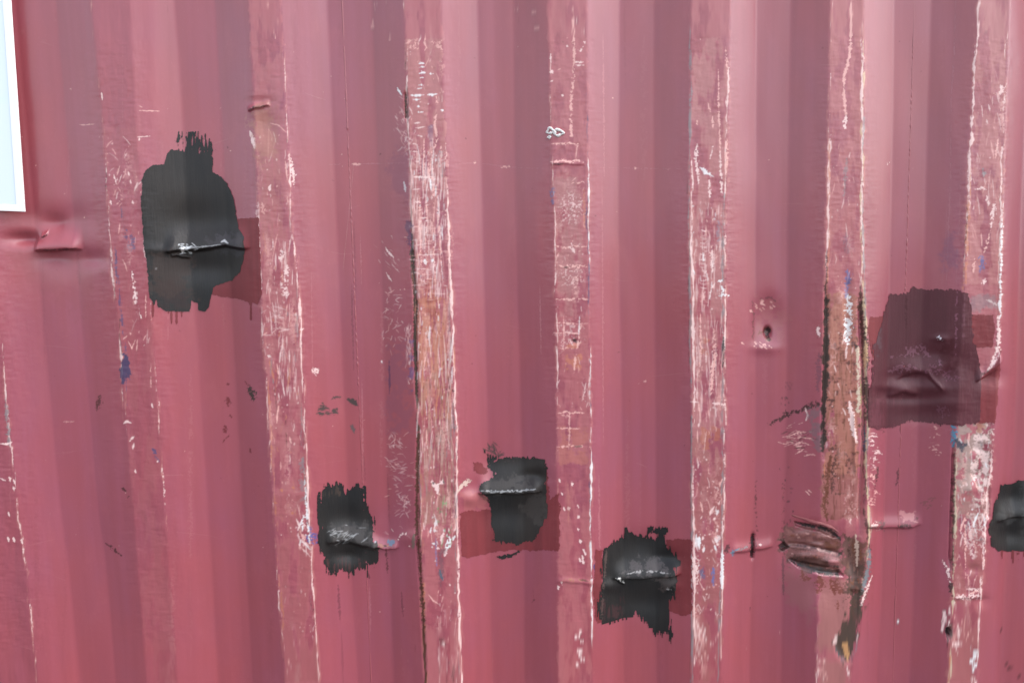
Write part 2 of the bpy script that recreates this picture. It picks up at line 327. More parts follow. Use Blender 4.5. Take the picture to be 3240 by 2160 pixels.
stroke([(1362, 565), (1364, 602)], 3, WHITE, .9); stroke([(1257, 278), (1262, 287), (1272, 302)], 3.2, WHITE, .95); stroke([(1396, 348), (1403, 350)], 3.2, WHITE, .95)
stroke([(1278, 575), (1283, 606)], 4, WHITE, .95); stroke([(1344, 820), (1348, 835)], 5, WHITE, .95); stroke([(1370, 820), (1367, 828)], 4, WHITE, .9)
area([(1355, 400), (1368, 398), (1370, 460), (1360, 470)], lin((150, 105, 130)), .7, 5, 3)
area([(1385, 475), (1400, 478), (1402, 520), (1388, 528)], GREY, .6, 4, 5, N_fine, -.3)
flecks(3, 110, 460, 40, [PINK, PALE], .05, 1, (4, 22), (60, 120), (1, 2), (.3, .7))
flecks(3, 460, 760, 130, [PINK, PALE, PALE, WHITE], .0, 1, (6, 60), (84, 96), (1, 2.4), (.4, .9))
flecks(3, 540, 980, 50, [PINK, PALE], .0, .9, (6, 34), (-8, 8), (1, 2), (.4, .8))
flecks(3, 760, 1340, 260, [PINK, PALE, ORANGE, ORANGE, WHITE], .0, 1.03, (6, 70), (82, 98), (1, 2.6), (.35, .9))
flecks(3, 980, 1340, 60, [BROWN, lin((150, 80, 55))], .1, .95, (3, 26), (80, 100), (1, 1.8), (.4, .8))
flecks(3, 1340, 1700, 130, [PINK, PALE, TAN, GREY], .0, 1.03, (5, 50), (80, 100), (1, 2.4), (.35, .85))
flecks(3, 1340, 1600, 24, [BROWN, DARK], .2, .95, (3, 20), (75, 105), (1, 2), (.4, .8))
flecks(3, 1850, 2160, 40, [PINK, PALE], .35, .95, (4, 40), (75, 105), (1, 2), (.3, .7))
area([(1374, 935), (1378, 900), (1355, 985), (1350, 1000), (1340, 960)], BROWN, .25, 8, 10, N_fine, .2)
stroke([(1412, 1232), (1413, 1230)], 5, lin((90, 30, 35)), .9); stroke([(1432, 1232), (1434, 1240)], 4, lin((90, 30, 35)), .8)
area([(1366, 1522), (1376, 1530), (1402, 1516), (1408, 1528), (1390, 1535), (1385, 1560), (1372, 1535)], PALE, .9, 3, 4)
stroke([(1369, 1525), (1372, 1530)], 4, DARK, .8); stroke([(1402, 1522), (1406, 1528)], 3, DARK, .8)
flecks(3, 1590, 1735, 26, [WHITE, PALE, WHITE], .35, .95, (8, 38), (60, 120), (2, 5.5), (.75, 1), clump=3)
flecks(3, 1570, 1720, 16, [GREEN, GREEN, lin((90, 150, 110))], .45, .85, (8, 34), (70, 110), (2, 4), (.6, .9))
area([(1418, 1700), (1428, 1712), (1418, 1735), (1405, 1732)], WHITE, .9, 3, 5, N_fine, -.6)
stroke([(1378, 1700), (1382, 1790)], 2.5, lin((150, 140, 185)), .7, .5); area([(1380, 1740), (1405, 1735), (1410, 1810), (1395, 1850), (1385, 1800)], lin((130, 95, 105)), .6, 6, 7)
stroke([(1390, 1800), (1396, 1820), (1402, 1835)], 4, lin((90, 115, 130)), .8); stroke([(1356, 1880), (1372, 1900), (1388, 1910)], 2.2, PINK, .7)
stroke([(1310, 1690), (1306, 1735)], 5, lin((110, 125, 105)), .6); stroke([(1422, 1850), (1425, 1849)], 4, PALE, .8)
area([(1384, 2030), (1402, 2020), (1410, 2030), (1395, 2050)], lin((100, 55, 60)), .6, 6, 8); stroke([(1388, 2048), (1405, 2035), (1408, 2030)], 2.5, PALE, .8)
flecks(3, 2050, 2160, 20, [lin((120, 70, 75)), PALE], .4, .9, (8, 50), (85, 95), (1.5, 3.5), (.3, .6))
# scuffs in the hollow left of ridge 3
for (cu, cv, n, sx, sy, A) in ((1270, 400, 34, 12, 38, (30, 70)), (1290, 450, 30, 9, 30, (0, 180)), (1232, 850, 18, 16, 40, (30, 70)), (1240, 1010, 50, 17, 60, (0, 180)), (1290, 1080, 40, 5, 40, (60, 120)), (1296, 1140, 36, 4, 50, (60, 120)), (1250, 1390, 26, 20, 22, (0, 180)), (1258, 1490, 70, 24, 34, (-30, 60)), (1280, 1590, 34, 16, 18, (0, 180)), (1240, 1680, 6, 40, 10, (0, 60))):
    for i in range(n):
        u = cu+rng.normal(0, sx); v = cv+rng.normal(0, sy); t = math.radians(rng.uniform(*A)); l = rng.uniform(3, 11)
        stroke([(u-l*math.cos(t), v-l*math.sin(t)), (u, v+rng.normal(0, 1.5)), (u+l*math.cos(t), v+l*math.sin(t))], rng.uniform(.8, 1.6), PALE if rng.random() < .6 else PINK, rng.uniform(.10, .55), soft=3)
stroke([(1219, 782), (1228, 797), (1246, 815)], 3, PALE, .9); stroke([(1222, 862), (1232, 880), (1240, 890)], 2.4, PALE, .7); stroke([(1278, 750), (1292, 752)], 2, PINK, .6)
area([(1232, 1060), (1290, 1100), (1300, 1260), (1290, 1370), (1238, 1360), (1230, 1200)], MAUVE, .30, 14, 16, N_med, -.8)
area([(1262, 470), (1296, 490), (1298, 640), (1245, 600), (1235, 520)], lin((150, 85, 108)), .4, 20, 14)
stroke([(1231, 1140), (1233, 1200), (1232, 1245)], 3, lin((110, 70, 100)), .8); stroke([(1207, 1140), (1209, 1148)], 2.2, WHITE, .8)
area([(1286, 698), (1300, 700), (1302, 800), (1290, 760)], lin((85, 70, 105)), .6, 5, 6)
area([(1296, 1080), (1306, 1080), (1308, 1230), (1298, 1200)], lin((110, 95, 150)), .5, 5, 6)
# fleck pairs right of ridge 2
stroke([(990, 1165), (1000, 1175), (1008, 1180)], 4.5, PALE, .8, .8); stroke([(985, 1168), (1002, 1190)], 2.5, PALE, .6); stroke([(950, 1043), (962, 1039)], 3, PALE, .8)

# --- ridge 4
ridge_area(4, 560, 1000, lin((200, 150, 145)), .40, N_soft, -.3, .05, .8)
area([(1770, 640), (1785, 615), (1815, 605), (1835, 640), (1838, 680), (1815, 700), (1780, 695)], PALE, .6, 22, 12, N_fine, .7); area([(1775, 870), (1800, 850), (1840, 855), (1848, 880), (1820, 905), (1785, 895)], PALE, .5, 20, 12, N_fine, .7)
area([(1770, 1050), (1790, 1020), (1825, 1025), (1835, 1070), (1815, 1100), (1778, 1105)], PALE, .4, 18, 12, N_fine, .4)
ridge_area(4, 1090, 1170, ORANGE, .65, N_med, -.3, .3, .75); ridge_area(4, 1350, 1470, SALMON, .55, N_med, -.2, .1, .9)
edge_wear(4, 'L', [(160, .1), (220, .4), (260, .15), (420, .2), (500, .4), (650, .3), (700, .7), (1000, .5), (1080, .8), (1250, .5), (1330, .15), (1700, .15), (1720, 0)], PALE, 3.2, 2)
edge_wear(4, 'R', [(500, .2), (600, .7), (760, .5), (1000, .3), (1100, .5), (1250, .6), (1400, .7), (1500, .95), (1760, .98), (1900, .85), (2040, .6), (2080, 0)], WHITE, 3, 0)
edge_wear(4, 'R', [(200, .1), (280, .55), (400, .5), (480, .1), (560, .5), (700, .9), (960, .75), (1100, .5), (1400, .6), (1480, .5), (1600, .5), (1800, .4)], lin((95, 88, 120)), 3, -2, 3, .8)
edge_wear(4, 'R', [(600, .3), (650, .8), (720, .6), (740, 0)], ORANGE, 3, -12, 5, .7)
stroke([(1813, 20), (1815, 110), (1817, 190), (1812, 270), (1807, 300), (1806, 380), (1808, 430)], 3.4, PINK, .75, .5, False, -1)
for pts, w in (([(1800, 25), (1822, 25)], 2), ([(1815, 62), (1832, 63)], 2.4), ([(1838, 72), (1848, 70)], 3.2), ([(1828, 96), (1850, 100)], 3), ([(1846, 132), (1850, 138)], 3), ([(1828, 158), (1836, 162), (1845, 148)], 2), ([(1820, 196), (1845, 197)], 2.2), ([(1820, 206), (1848, 207)], 2), ([(1776, 301), (1784, 302)], 2.6), ([(1742, 222), (1748, 232)], 4.5), ([(1745, 255), (1747, 258)], 3.5), ([(1792, 145), (1796, 148)], 3), ([(1742, 170), (1744, 200)], 2)):
    stroke(pts, w, PALE, .85, .6)
for v, u0, u1, w in ((455, 1745, 1832, 2.4), (512, 1742, 1846, 3.4), (578, 1808, 1850, 1.6), (781, 1757, 1855, 2.4), (843, 1770, 1857, 3.6), (947, 1760, 1860, 3.2), (1022, 1760, 1860, 2), (1054, 1750, 1850, 1.5), (1101, 1762, 1810, 1.8), (1305, 1765, 1850, 2.2), (1355, 1760, 1840, 1.8), (1412, 1760, 1866, 2.6)):
    n_ = 6; stroke([(u0+(u1-u0)*i/n_, v+rng.normal(0, 1.6)) for i in range(n_+1)], w, PINK, .8, .7, True, -1.2)
stroke([(1751, 518), (1770, 520), (1784, 517)], 2.2, DARK, .75); stroke([(1784, 846), (1798, 845)], 2.6, DARK, .8); stroke([(1826, 456), (1822, 500)], 1.8, PINK, .6)
stroke([(1832, 460), (1819, 460)], 3, PINK, .7, .8); stroke([(1809, 575), (1822, 562)], 1.5, PINK, .6); stroke([(1818, 1412), (1842, 1411)], 3, BROWN, .7)
stroke([(1832, 1010), (1836, 1030), (1829, 1090), (1820, 1130), (1816, 1180)], 3.2, PINK, .85, .6, True, -.6); stroke([(1834, 1000), (1831, 1060)], 2, WHITE, .7)
stroke([(1814, 1076), (1822, 1082)], 5.5, lin((70, 45, 40)), .9, .8); stroke([(1808, 1086), (1811, 1088)], 3.5, DARK, .8); stroke([(1818, 1058), (1824, 1062)], 3, lin((120, 70, 60)), .7)
stroke([(1800, 780), (1815, 795), (1808, 770)], 3, PALE, .7, .8); stroke([(1784, 1000), (1784, 1110)], 1.6, PINK, .7)
stroke([(1802, 1300), (1800, 1420)], 2.2, PINK, .6, .6); area([(1775, 1305), (1790, 1303), (1800, 1315), (1782, 1320)], PINK, .6, 4, 6, N_fine, .2)
flecks(4, 600, 1300, 60, [PINK, PALE], .05, .9, (3, 18), (60, 120), (1, 1.8), (.3, .75))
flecks(4, 1200, 1300, 12, [PALE], .8, 1, (4, 24), (80, 110), (1, 2), (.5, .8))
for (u, v) in ((1770, 1520), (1777, 1562), (1784, 1608), (1798, 1608), (1828, 1602), (1830, 1636), (1828, 1675), (1835, 1712), (1845, 1742), (1834, 1770), (1846, 1776), (1776, 1845), (1765, 1858), (1850, 1748), (1810, 1530), (1842, 1762)):
    stroke([(u-1, v-6), (u+3, v+rng.uniform(3, 8))], rng.uniform(2.5, 4), PALE, .9, .5)
stroke([(1797, 1530), (1799, 1660)], 3.5, lin((215, 140, 130)), .5, .5)
stroke([(1765, 1834), (1800, 1834), (1830, 1832), (1870, 1840)], 3, TAN, .8, .8, True, -1); stroke([(1835, 1832), (1862, 1838)], 3, BROWN, .7)
for i, (u, v) in enumerate(((1838, 2003), (1829, 2010), (1842, 2026), (1832, 2053), (1838, 2060), (1836, 2072), (1840, 2090), (1830, 2100), (1844, 2085), (1826, 2012))):
    stroke([(u-6, v+5), (u, v-3), (u+5, v+rng.uniform(-4, 6))], 2.8, PALE, .9, .6)
area([(1874, 1785), (1886, 1778), (1890, 1800), (1880, 1815)], lin((90, 90, 150)), .8, 4, 5); area([(1738, 605), (1754, 600), (1752, 645), (1742, 640)], lin((110, 120, 165)), .6, 4, 5, N_fine, -.5)

# --- ridge 5
ridge_area(5, 120, 1460, lin((210, 150, 145)), .45, N_soft, -.2)
ridge_area(5, 640, 1400, PALE, .40, N_vert, 1.2); ridge_area(5, 1380, 2160, lin((172, 108, 102)), .45, N_soft, -.3)
ridge_area(5, 1070, 1150, lin((205, 125, 105)), .6, N_med, -.2, .3, .7); ridge_area(5, 1350, 1420, lin((205, 125, 100)), .6, N_med, -.3, .3, .8)
edge_wear(5, 'L', [(60, .1), (140, .5), (200, .6), (420, .9), (480, .3), (560, .4), (700, .6), (900, .85), (1150, .8), (1250, .4), (1350, .6), (1500, .8), (1700, .95), (1900, .9), (2100, .8), (2200, .7)], GREY, 4.4, 0)
edge_wear(5, 'L', [(420, .2), (560, .6), (720, .9), (1100, .9), (1260, .6), (1400, .6), (1600, .85), (1800, .8), (2100, .6)], PALE, 4, 8, 3)
edge_wear(5, 'L', [(500, .1), (600, .6), (760, .2), (900, .6), (1200, .6), (1500, .7), (1800, .4), (2160, .7)], BROWN, 2, -4, 5, .55)
edge_wear(5, 'R', [(150, .3), (240, .6), (420, .6), (560, .7), (640, .3), (720, .7), (880, .6), (920, .95), (960, .8), (1100, .6), (1400, .6), (1700, .8), (1850, .9), (1900, .4), (2000, .3), (2080, .5)], PALE, 3.6, -4)
edge_wear(5, 'R', [(580, .2), (640, .8), (720, .6), (950, .6), (1150, .7), (1350, .8), (1560, .9), (1700, .6), (1900, .7), (2160, .8)], GREY, 4.6, -10, 3, .8)
stroke([(2288, 1065), (2290, 1110), (2286, 1160)], 3.6, lin((60, 60, 60)), .85, .4); area([(2294, 1722), (2306, 1725), (2308, 1748), (2296, 1752)], lin((80, 55, 60)), .8, 3, 5)
for pts, w, c in (([(2240, 325), (2248, 355)], 2.4, PINK), ([(2254, 370), (2256, 405)], 3.6, PINK), ([(2205, 380), (2207, 395)], 3, PINK), ([(2273, 220), (2274, 330), (2277, 420), (2280, 500)], 2.4, PINK), ([(2256, 460), (2247, 502)], 2.2, PALE), ([(2215, 530), (2234, 545), (2258, 560)], 4.6, WHITE), ([(2243, 570), (2246, 625)], 3.4, PALE), ([(2206, 455), (2202, 500), (2210, 580)], 4.5, PALE), ([(2296, 150), (2302, 225)], 3, PINK), ([(2300, 440), (2297, 555)], 3.6, PINK), ([(2278, 480), (2282, 580), (2284, 620)], 3, PALE), ([(2252, 780), (2254, 860)], 4, PALE), ([(2262, 895), (2250, 920), (2244, 945)], 2.4, PALE), ([(2216, 990), (2218, 1100), (2212, 1180)], 2.6, PINK), ([(2258, 1040), (2262, 1120), (2254, 1180), (2250, 1250)], 5, PINK), ([(2272, 890), (2292, 886)], 3, WHITE), ([(2274, 936), (2298, 932)], 5, WHITE), ([(2282, 905), (2290, 925)], 4, WHITE), ([(2304, 934), (2306, 935)], 3.5, WHITE), ([(2255, 1275), (2295, 1280)], 3, PALE), ([(2185, 1270), (2210, 1272)], 2.4, PALE)):
    stroke(pts, w, c, .85, .6, True, -1.4)
for i in range(16):
    v = 728+i*13; stroke([(2220+rng.normal(0, 4), v+rng.normal(0, 3)), (2230, v+3), (2236+rng.normal(0, 3), v-2+rng.normal(0, 3))], rng.uniform(1.2, 3), PALE, rng.uniform(.3, .8), .5, soft=3)
flecks(5, 650, 980, 70, [PINK, PALE, WHITE], .05, .95, (4, 30), (70, 110), (1, 2.4), (.4, .85))
flecks(5, 980, 1400, 60, [PINK, PALE], .05, .95, (5, 50), (82, 98), (1, 2.4), (.35, .85))
flecks(5, 1440, 2100, 150, [PINK, PALE, PALE], .08, .95, (4, 22), (60, 120), (1.2, 3), (.4, .95))
flecks(5, 1700, 1740, 14, [PALE, WHITE], .1, .45, (10, 30), (80, 110), (3, 5.5), (.7, 1))
flecks(5, 1600, 1740, 14, [PALE, WHITE], .65, .85, (8, 20), (60, 110), (2.5, 4.5), (.7, 1))
flecks(5, 1980, 2080, 20, [PALE], .15, .5, (8, 24), (70, 110), (2, 3.4), (.6, .9))
area([(2212, 1790), (2228, 1792), (2230, 1830), (2215, 1825)], lin((110, 115, 150)), .75, 4, 5); stroke([(2255, 1795), (2258, 1850)], 4.5, lin((120, 130, 185)), .85, .6)
area([(2190, 1760), (2210, 1770), (2208, 1850), (2192, 1830)], PALE, .75, 5, 8, N_fine, -.1)
stroke([(2286, 1740), (2284, 1860)], 5, WHITE, .85, .4); area([(2268, 690), (2280, 700), (2276, 800), (2266, 780)], lin((165, 150, 165)), .6, 5, 5, N_fine, -.3)
stroke([(2312, 1748), (2345, 1735), (2364, 1730)], 4, GREY, .85, .8); stroke([(2318, 1758), (2321, 1742), (2335, 1736)], 4, BLUEG, .8, .6); stroke([(2402, 1722), (2410, 1722)], 5, PALE, .9)

# --- white blob of sealant on ridge 4 is a part of its own (below); hole rims
# --- dent with a hole, right of ridge 5
edge_wear(5, 'S', [(940, .1), (960, .9), (1070, .9), (1090, 0)], lin((120, 85, 80)), 3, -6, 0, .8)
for i in range(26):
    u = 2400+rng.normal(0, 18)+12; v = rng.choice([965, 1085])+rng.normal(0, 9)
    stroke([(u-5, v-3), (u+4, v+4)], rng.uniform(1.5, 3), PINK, .7, .6)
area([(2398, 940), (2470, 950), (2485, 1010), (2478, 1070), (2405, 1072)], lin((190, 115, 115)), .4, 16, 14, N_med, -.5)
area([(2422, 1040), (2430, 1030), (2440, 1050), (2434, 1075), (2424, 1068)], lin((50, 35, 32)), .95, 4, 5); stroke([(2400, 945), (2440, 942), (2455, 955)], 3, lin((120, 75, 80)), .6, .8)
area([(2405, 1048), (2425, 1040), (2432, 1070), (2412, 1072)], lin((130, 80, 60)), .6, 6, 8, N_fine, 0)
# black crescent scrape left of ridge 6
n_ = 30
for i in range(n_):
    t = i/(n_-1); u = 2432+t*155; v = 1343-t*62-math.sin(t*3.1)*6
    stroke([(u-5, v+rng.normal(0, 3)), (u+5, v-2+rng.normal(0, 3))], rng.uniform(3, 7)*(.6+.6*t), lin((88, 56, 55)), rng.uniform(.7, .95), .8)
for i in range(50):
    u = 2530+rng.normal(0, 30); v = 1390+rng.normal(0, 22); t = rng.uniform(-.6, .4); l = rng.uniform(4, 16)
    stroke([(u-l, v-l*t), (u+l, v+l*t)], rng.uniform(1, 2.2), PINK if rng.random() < .7 else BROWN, rng.uniform(.3, .8), .6)
stroke([(2548, 1290), (2555, 1315), (2550, 1330)], 2.6, PALE, .8, .6)
area([(2560, 1300), (2600, 1290), (2605, 1380), (2590, 1420), (2570, 1380)], lin((135, 115, 120)), .6, 12, 12, N_med, -.7)
stroke([(2548, 1552), (2562, 1566)], 2, PINK, .8); stroke([(2556, 1548), (2568, 1558)], 2, PINK, .7); stroke([(2488, 1210), (2500, 1230)], 8, lin((130, 75, 85)), .4, 1)

# --- ridge 6 : rusty face
ridge_area(6, 0, 1000, lin((205, 130, 128)), .35, N_soft, -.4)
ridge_area(6, 930, 1520, lin((190, 124, 108)), .92, N_soft, -1.6, .04, .80)
ridge_area(6, 940, 1560, lin((178, 112, 105)), .8, N_med, .45, .04, .82, 5)
ridge_area(6, 960, 1500, lin((205, 142, 122)), .6, N_vert, .8, .04, .8, 5)
ridge_area(6, 1000, 1560, lin((150, 88, 68)), .6, N_horz*.6+N_med*.5, .9, .04, .8, 4)
ridge_area(6, 1500, 1640, lin((172, 108, 102)), .85, N_soft, -1.6, .0, .80)
ridge_area(6, 1000, 1560, BROWN, .75, N_med*.7+N_fine*.5, 1.15, .04, .8, 3)
ridge_area(6, 1100, 1640, lin((120, 70, 55)), .6, N_vert, 1.1, .04, .75, 3)
ridge_area(6, 1830, 2420, lin((185, 122, 118)), .75, N_big, -1.6, .05, .8)
edge_wear(6, 'L', [(0, .15), (300, .2), (400, .4), (440, .85), (560, .9), (720, .95), (800, .6), (900, .5), (1000, .25), (1600, .2)], PALE, 5, 6)
edge_wear(6, 'L', [(420, .3), (520, .8), (560, .6), (700, .3), (860, .7), (1000, .6), (1100, .4), (1400, .6), (1560, .5), (1640, .3)], ORANGE, 4, 10, 3, .8)
edge_wear(6, 'L', [(780, .3), (830, .8), (930, 1), (1000, .5)], lin((80, 55, 48)), 3.5, 6, 4, .9)
edge_wear(6, 'R', [(60, .4), (140, .75), (280, .8), (380, .5), (430, .7), (600, .9), (720, .8), (860, .8), (1000, .95), (1300, .95), (1440, .95), (1640, .9), (1700, .6), (1860, .7), (1920, .2)], lin((240, 215, 175)), 5, -3)
edge_wear(6, 'R', [(0, .3), (150, .9), (600, .9), (740, .7), (900, .3)], PALE, 4, -3, 8)
edge_wear(6, 'R', [(340, .1), (380, .9), (420, .8), (500, .3), (760, .8), (1000, .6), (1400, .6), (1700, .6), (1860, .8)], GREY, 4, 0, 3, .8)
edge_wear(6, 'R', [(880, .2), (940, .9), (1060, 1), (1200, .9), (1400, .9), (1540, .95), (1700, .9), (1740, .3)], lin((85, 62, 48)), 5.5, -12, 5, .9)
edge_wear(6, 'R', [(1100, .1), (1200, .7), (1300, .8), (1360, .3), (1440, .4), (1500, 0)], lin((140, 160, 90)), 3, -20, 6, .7)
edge_wear(6, 'R', [(1340, .2), (1370, 1), (1420, .95), (1450, 0)], lin((70, 95, 115)), 6, -8, 7, .9)
stroke([(2726, 950), (2723, 1000), (2735, 1060), (2742, 1130), (2740, 1200), (2748, 1320)], 9, lin((90, 62, 50)), .9, .5, False, -1.2)
stroke([(2738, 1080), (2740, 1120), (2737, 1160)], 6, lin((230, 185, 145)), .95, .5); stroke([(2732, 960), (2735, 985)], 4, lin((235, 200, 165)), .9, .5)
stroke([(2688, 1270), (2692, 1300), (2698, 1350), (2712, 1400)], 7, PALE, .9, .4); stroke([(2714, 1100), (2717, 1200), (2716, 1300)], 4.5, lin((235, 215, 190)), .9, .5, False, -1)
stroke([(2680, 930), (2686, 960), (2684, 1020), (2680, 1060), (2682, 1090)], 8, WHITE, .95, .7, True, -1.0); stroke([(2680, 855), (2684, 870), (2680, 900), (2675, 940)], 7, lin((125, 130, 180)), .85, .7)
stroke([(2678, 740), (2684, 800)], 8, lin((135, 100, 120)), .5, .8); stroke([(2680, 1090), (2677, 1130)], 3, PALE, .7)
stroke([(2612, 1262), (2640, 1268)], 5, BROWN, .8, .8); stroke([(2705, 1090), (2712, 1100)], 7, lin((70, 45, 38)), .9, .9)
stroke([(2692, 10), (2694, 80), (2690, 150), (2682, 205), (2671, 240), (2670, 290), (2676, 360)], 4, PINK, .75, .4, False)
stroke([(2676, 365), (2673, 408)], 5, PALE, .85, .5); stroke([(2680, 500), (2675, 560), (2670, 620)], 5, GREY, .55, .6)
flecks(6, 450, 950, 40, [PINK, PALE], .1, .95, (5, 30), (70, 110), (1, 2.2), (.3, .7))
flecks(6, 960, 1560, 90, [BROWN, lin((130, 75, 58)), PALE], .05, .8, (3, 20), (60, 120), (1, 3), (.4, .8))
flecks(6, 1560, 1650, 12, [PALE], .5, .9, (3, 12), (60, 120), (1, 2.4), (.5, .8))
stroke([(2628, 1440), (2622, 1480), (2614, 1540), (2608, 1600), (2618, 1650)], 7, lin((120, 72, 52)), .85, .6); stroke([(2644, 1440), (2636, 1500), (2632, 1560)], 5, BROWN, .7, .7)
# open fold left of ridge 6, the shade in its gap painted dark
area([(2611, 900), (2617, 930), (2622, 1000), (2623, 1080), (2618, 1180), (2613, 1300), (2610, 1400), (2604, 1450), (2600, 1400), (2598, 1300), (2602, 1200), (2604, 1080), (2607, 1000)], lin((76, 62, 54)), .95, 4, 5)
stroke([(2590, 1120), (2588, 1240)], 6, lin((130, 85, 100)), .6, .8); stroke([(2589, 1030), (2592, 1064)], 5, PALE, .85, .6)
# crumpled mouth and tongue under it
area([(2480, 1668), (2560, 1664), (2620, 1672), (2658, 1700), (2668, 1760), (2675, 1800), (2655, 1822), (2590, 1818), (2530, 1796), (2490, 1765), (2470, 1735), (2474, 1700)], lin((150, 102, 98)), .9, 10, 12)
area([(2490, 1690), (2540, 1680), (2620, 1685), (2655, 1715), (2640, 1722), (2560, 1712), (2490, 1715)], lin((184, 124, 118)), .7, 12, 12, N_med, -.5)
area([(2612, 1715), (2650, 1712), (2658, 1738), (2625, 1738)], lin((142, 86, 62)), .85, 12, 8)
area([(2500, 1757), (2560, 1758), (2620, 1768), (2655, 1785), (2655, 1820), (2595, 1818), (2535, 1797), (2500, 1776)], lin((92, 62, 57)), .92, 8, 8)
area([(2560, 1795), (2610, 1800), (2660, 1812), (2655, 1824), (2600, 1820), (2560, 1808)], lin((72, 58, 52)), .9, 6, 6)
area([(2660, 1694), (2705, 1690), (2706, 1800), (2690, 1850), (2670, 1810), (2664, 1740)], lin((104, 76, 74)), .85, 12, 8)
area([(2485, 1700), (2560, 1700), (2650, 1720), (2665, 1790), (2640, 1800), (2520, 1770), (2480, 1745)], lin((112, 74, 68)), .45, 16, 10, N_horz, -.3)
area([(2600, 1695), (2660, 1710), (2668, 1790), (2640, 1770)], lin((96, 62, 54)), .4, 16, 10, N_med, -.4)
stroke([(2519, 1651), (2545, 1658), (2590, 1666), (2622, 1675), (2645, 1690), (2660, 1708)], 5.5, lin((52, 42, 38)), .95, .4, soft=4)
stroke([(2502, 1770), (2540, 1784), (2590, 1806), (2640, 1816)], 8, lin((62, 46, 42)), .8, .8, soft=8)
stroke([(2502, 1723), (2550, 1727), (2600, 1737), (2642, 1747)], 3.4, lin((84, 58, 56)), .85, .8, soft=4)
stroke([(2505, 1733), (2560, 1740), (2600, 1746)], 3, lin((100, 70, 68)), .7, .8, soft=4)
stroke([(2530, 1744), (2580, 1750), (2620, 1756), (2652, 1768)], 7, lin((178, 116, 114)), .8, .8, soft=5)
for u, v, l in ((2558, 1730, 5), (2590, 1735, 6), (2605, 1740, 8), (2636, 1747, 7), (2520, 1692, 5), (2555, 1686, 5), (2528, 1700, 5), (2625, 1694, 6)): stroke([(u-l, v-1), (u+l, v+1.5)], 2.6, lin((225, 168, 158)), .85, .6, soft=3)
area([(2618, 1768), (2652, 1768), (2656, 1786), (2622, 1786)], lin((188, 118, 120)), .85, 6, 6); stroke([(2622, 1787), (2640, 1790), (2654, 1792)], 2.2, DARK, .7, .5); stroke([(2614, 1796), (2640, 1796), (2654, 1798)], 3, lin((185, 125, 118)), .8, .6)
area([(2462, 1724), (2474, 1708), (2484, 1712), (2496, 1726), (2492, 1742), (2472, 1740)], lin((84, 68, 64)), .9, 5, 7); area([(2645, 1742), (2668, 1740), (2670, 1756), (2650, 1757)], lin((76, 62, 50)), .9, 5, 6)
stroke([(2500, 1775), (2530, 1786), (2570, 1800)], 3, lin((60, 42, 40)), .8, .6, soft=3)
area([(2485, 1800), (2560, 1815), (2580, 1840), (2582, 1900), (2560, 1960), (2500, 1900), (2484, 1860)], lin((168, 112, 112)), .5, 26, 14)
area([(2598, 1830), (2680, 1830), (2690, 1900), (2680, 1960), (2640, 2020), (2596, 2030)], lin((188, 124, 120)), .55, 24, 14)
for pts, w in (([(2590, 1822), (2596, 1850), (2588, 1870)], 11), ([(2630, 1835), (2650, 1860), (2666, 1875)], 11), ([(2625, 1840), (2645, 1882)], 5), ([(2535, 1800), (2545, 1826), (2565, 1830)], 6), ([(2652, 1900), (2650, 1925)], 5)):
    stroke(pts, w, lin((140, 78, 65)), .75, .7)
area([(2665, 1690), (2705, 1700), (2745, 1720), (2742, 1780), (2722, 1870), (2700, 1890), (2682, 1860), (2672, 1800)], lin((122, 84, 74)), .88, 14, 12)
area([(2690, 1790), (2735, 1780), (2728, 1860), (2722, 1930), (2694, 1950), (2682, 1870)], lin((98, 76, 68)), .85, 26, 14)
area([(2668, 1700), (2690, 1690), (2700, 1760), (2690, 1830), (2672, 1800)], lin((135, 100, 95)), .6, 8, 6)
for i in range(60):
    v = rng.uniform(1690, 1890); u = 2706+rng.normal(0, 18)*(1-(v-1690)/300); l = rng.uniform(4, 22)
    stroke([(u, v-l), (u+rng.normal(0, 2), v), (u+rng.normal(0, 3), v+l)], rng.uniform(1, 4), [BROWN, lin((160, 115, 100)), lin((90, 70, 60)), lin((150, 90, 65))][rng.integers(4)], rng.uniform(.3, .8), .8)
for i in range(30):
    v = rng.uniform(1900, 2040); u = 2700-(v-1900)*.15+rng.normal(0, 9); l = rng.uniform(4, 16)
    stroke([(u+2, v-l), (u, v), (u-3, v+l)], rng.uniform(1, 3.4), [DARK, lin((110, 92, 82)), lin((68, 56, 50))][rng.integers(3)], rng.uniform(.3, .7), .8)
for i in range(40):
    u = rng.uniform(2480, 2665); v = 1690+(u-2480)*.25+rng.uniform(-30, 100); l = rng.uniform(3, 14); t = rng.normal(.16, .3)
    stroke([(u-l, v-l*t), (u+l, v+l*t)], rng.uniform(1, 3), [BROWN, lin((170, 112, 102)), lin((140, 95, 85)), lin((120, 84, 78)), lin((165, 100, 70))][rng.integers(5)], rng.uniform(.2, .55), .9, soft=4)
stroke([(2707, 1690), (2712, 1740), (2711, 1790)], 5, lin((240, 205, 185)), .95, .4)
stroke([(2752, 1740), (2748, 1800), (2735, 1850), (2722, 1885)], 6, lin((140, 150, 155)), .9, .5); stroke([(2760, 1820), (2745, 1855), (2728, 1900), (2722, 1920)], 4, PALE, .9, .5)
area([(2694, 1870), (2724, 1872), (2722, 1920), (2718, 1990), (2706, 2050), (2690, 2088), (2670, 2092), (2646, 2056), (2642, 2034), (2658, 2002), (2676, 1955), (2684, 1910)], lin((90, 76, 68)), .95, 4, 8)
stroke([(2690, 1860), (2702, 1900), (2700, 1950)], 10, lin((104, 78, 68)), .8, .8, soft=6)
area([(2666, 2032), (2680, 2028), (2684, 2060), (2684, 2090), (2674, 2075)], lin((222, 165, 115)), .95, 3, 4)
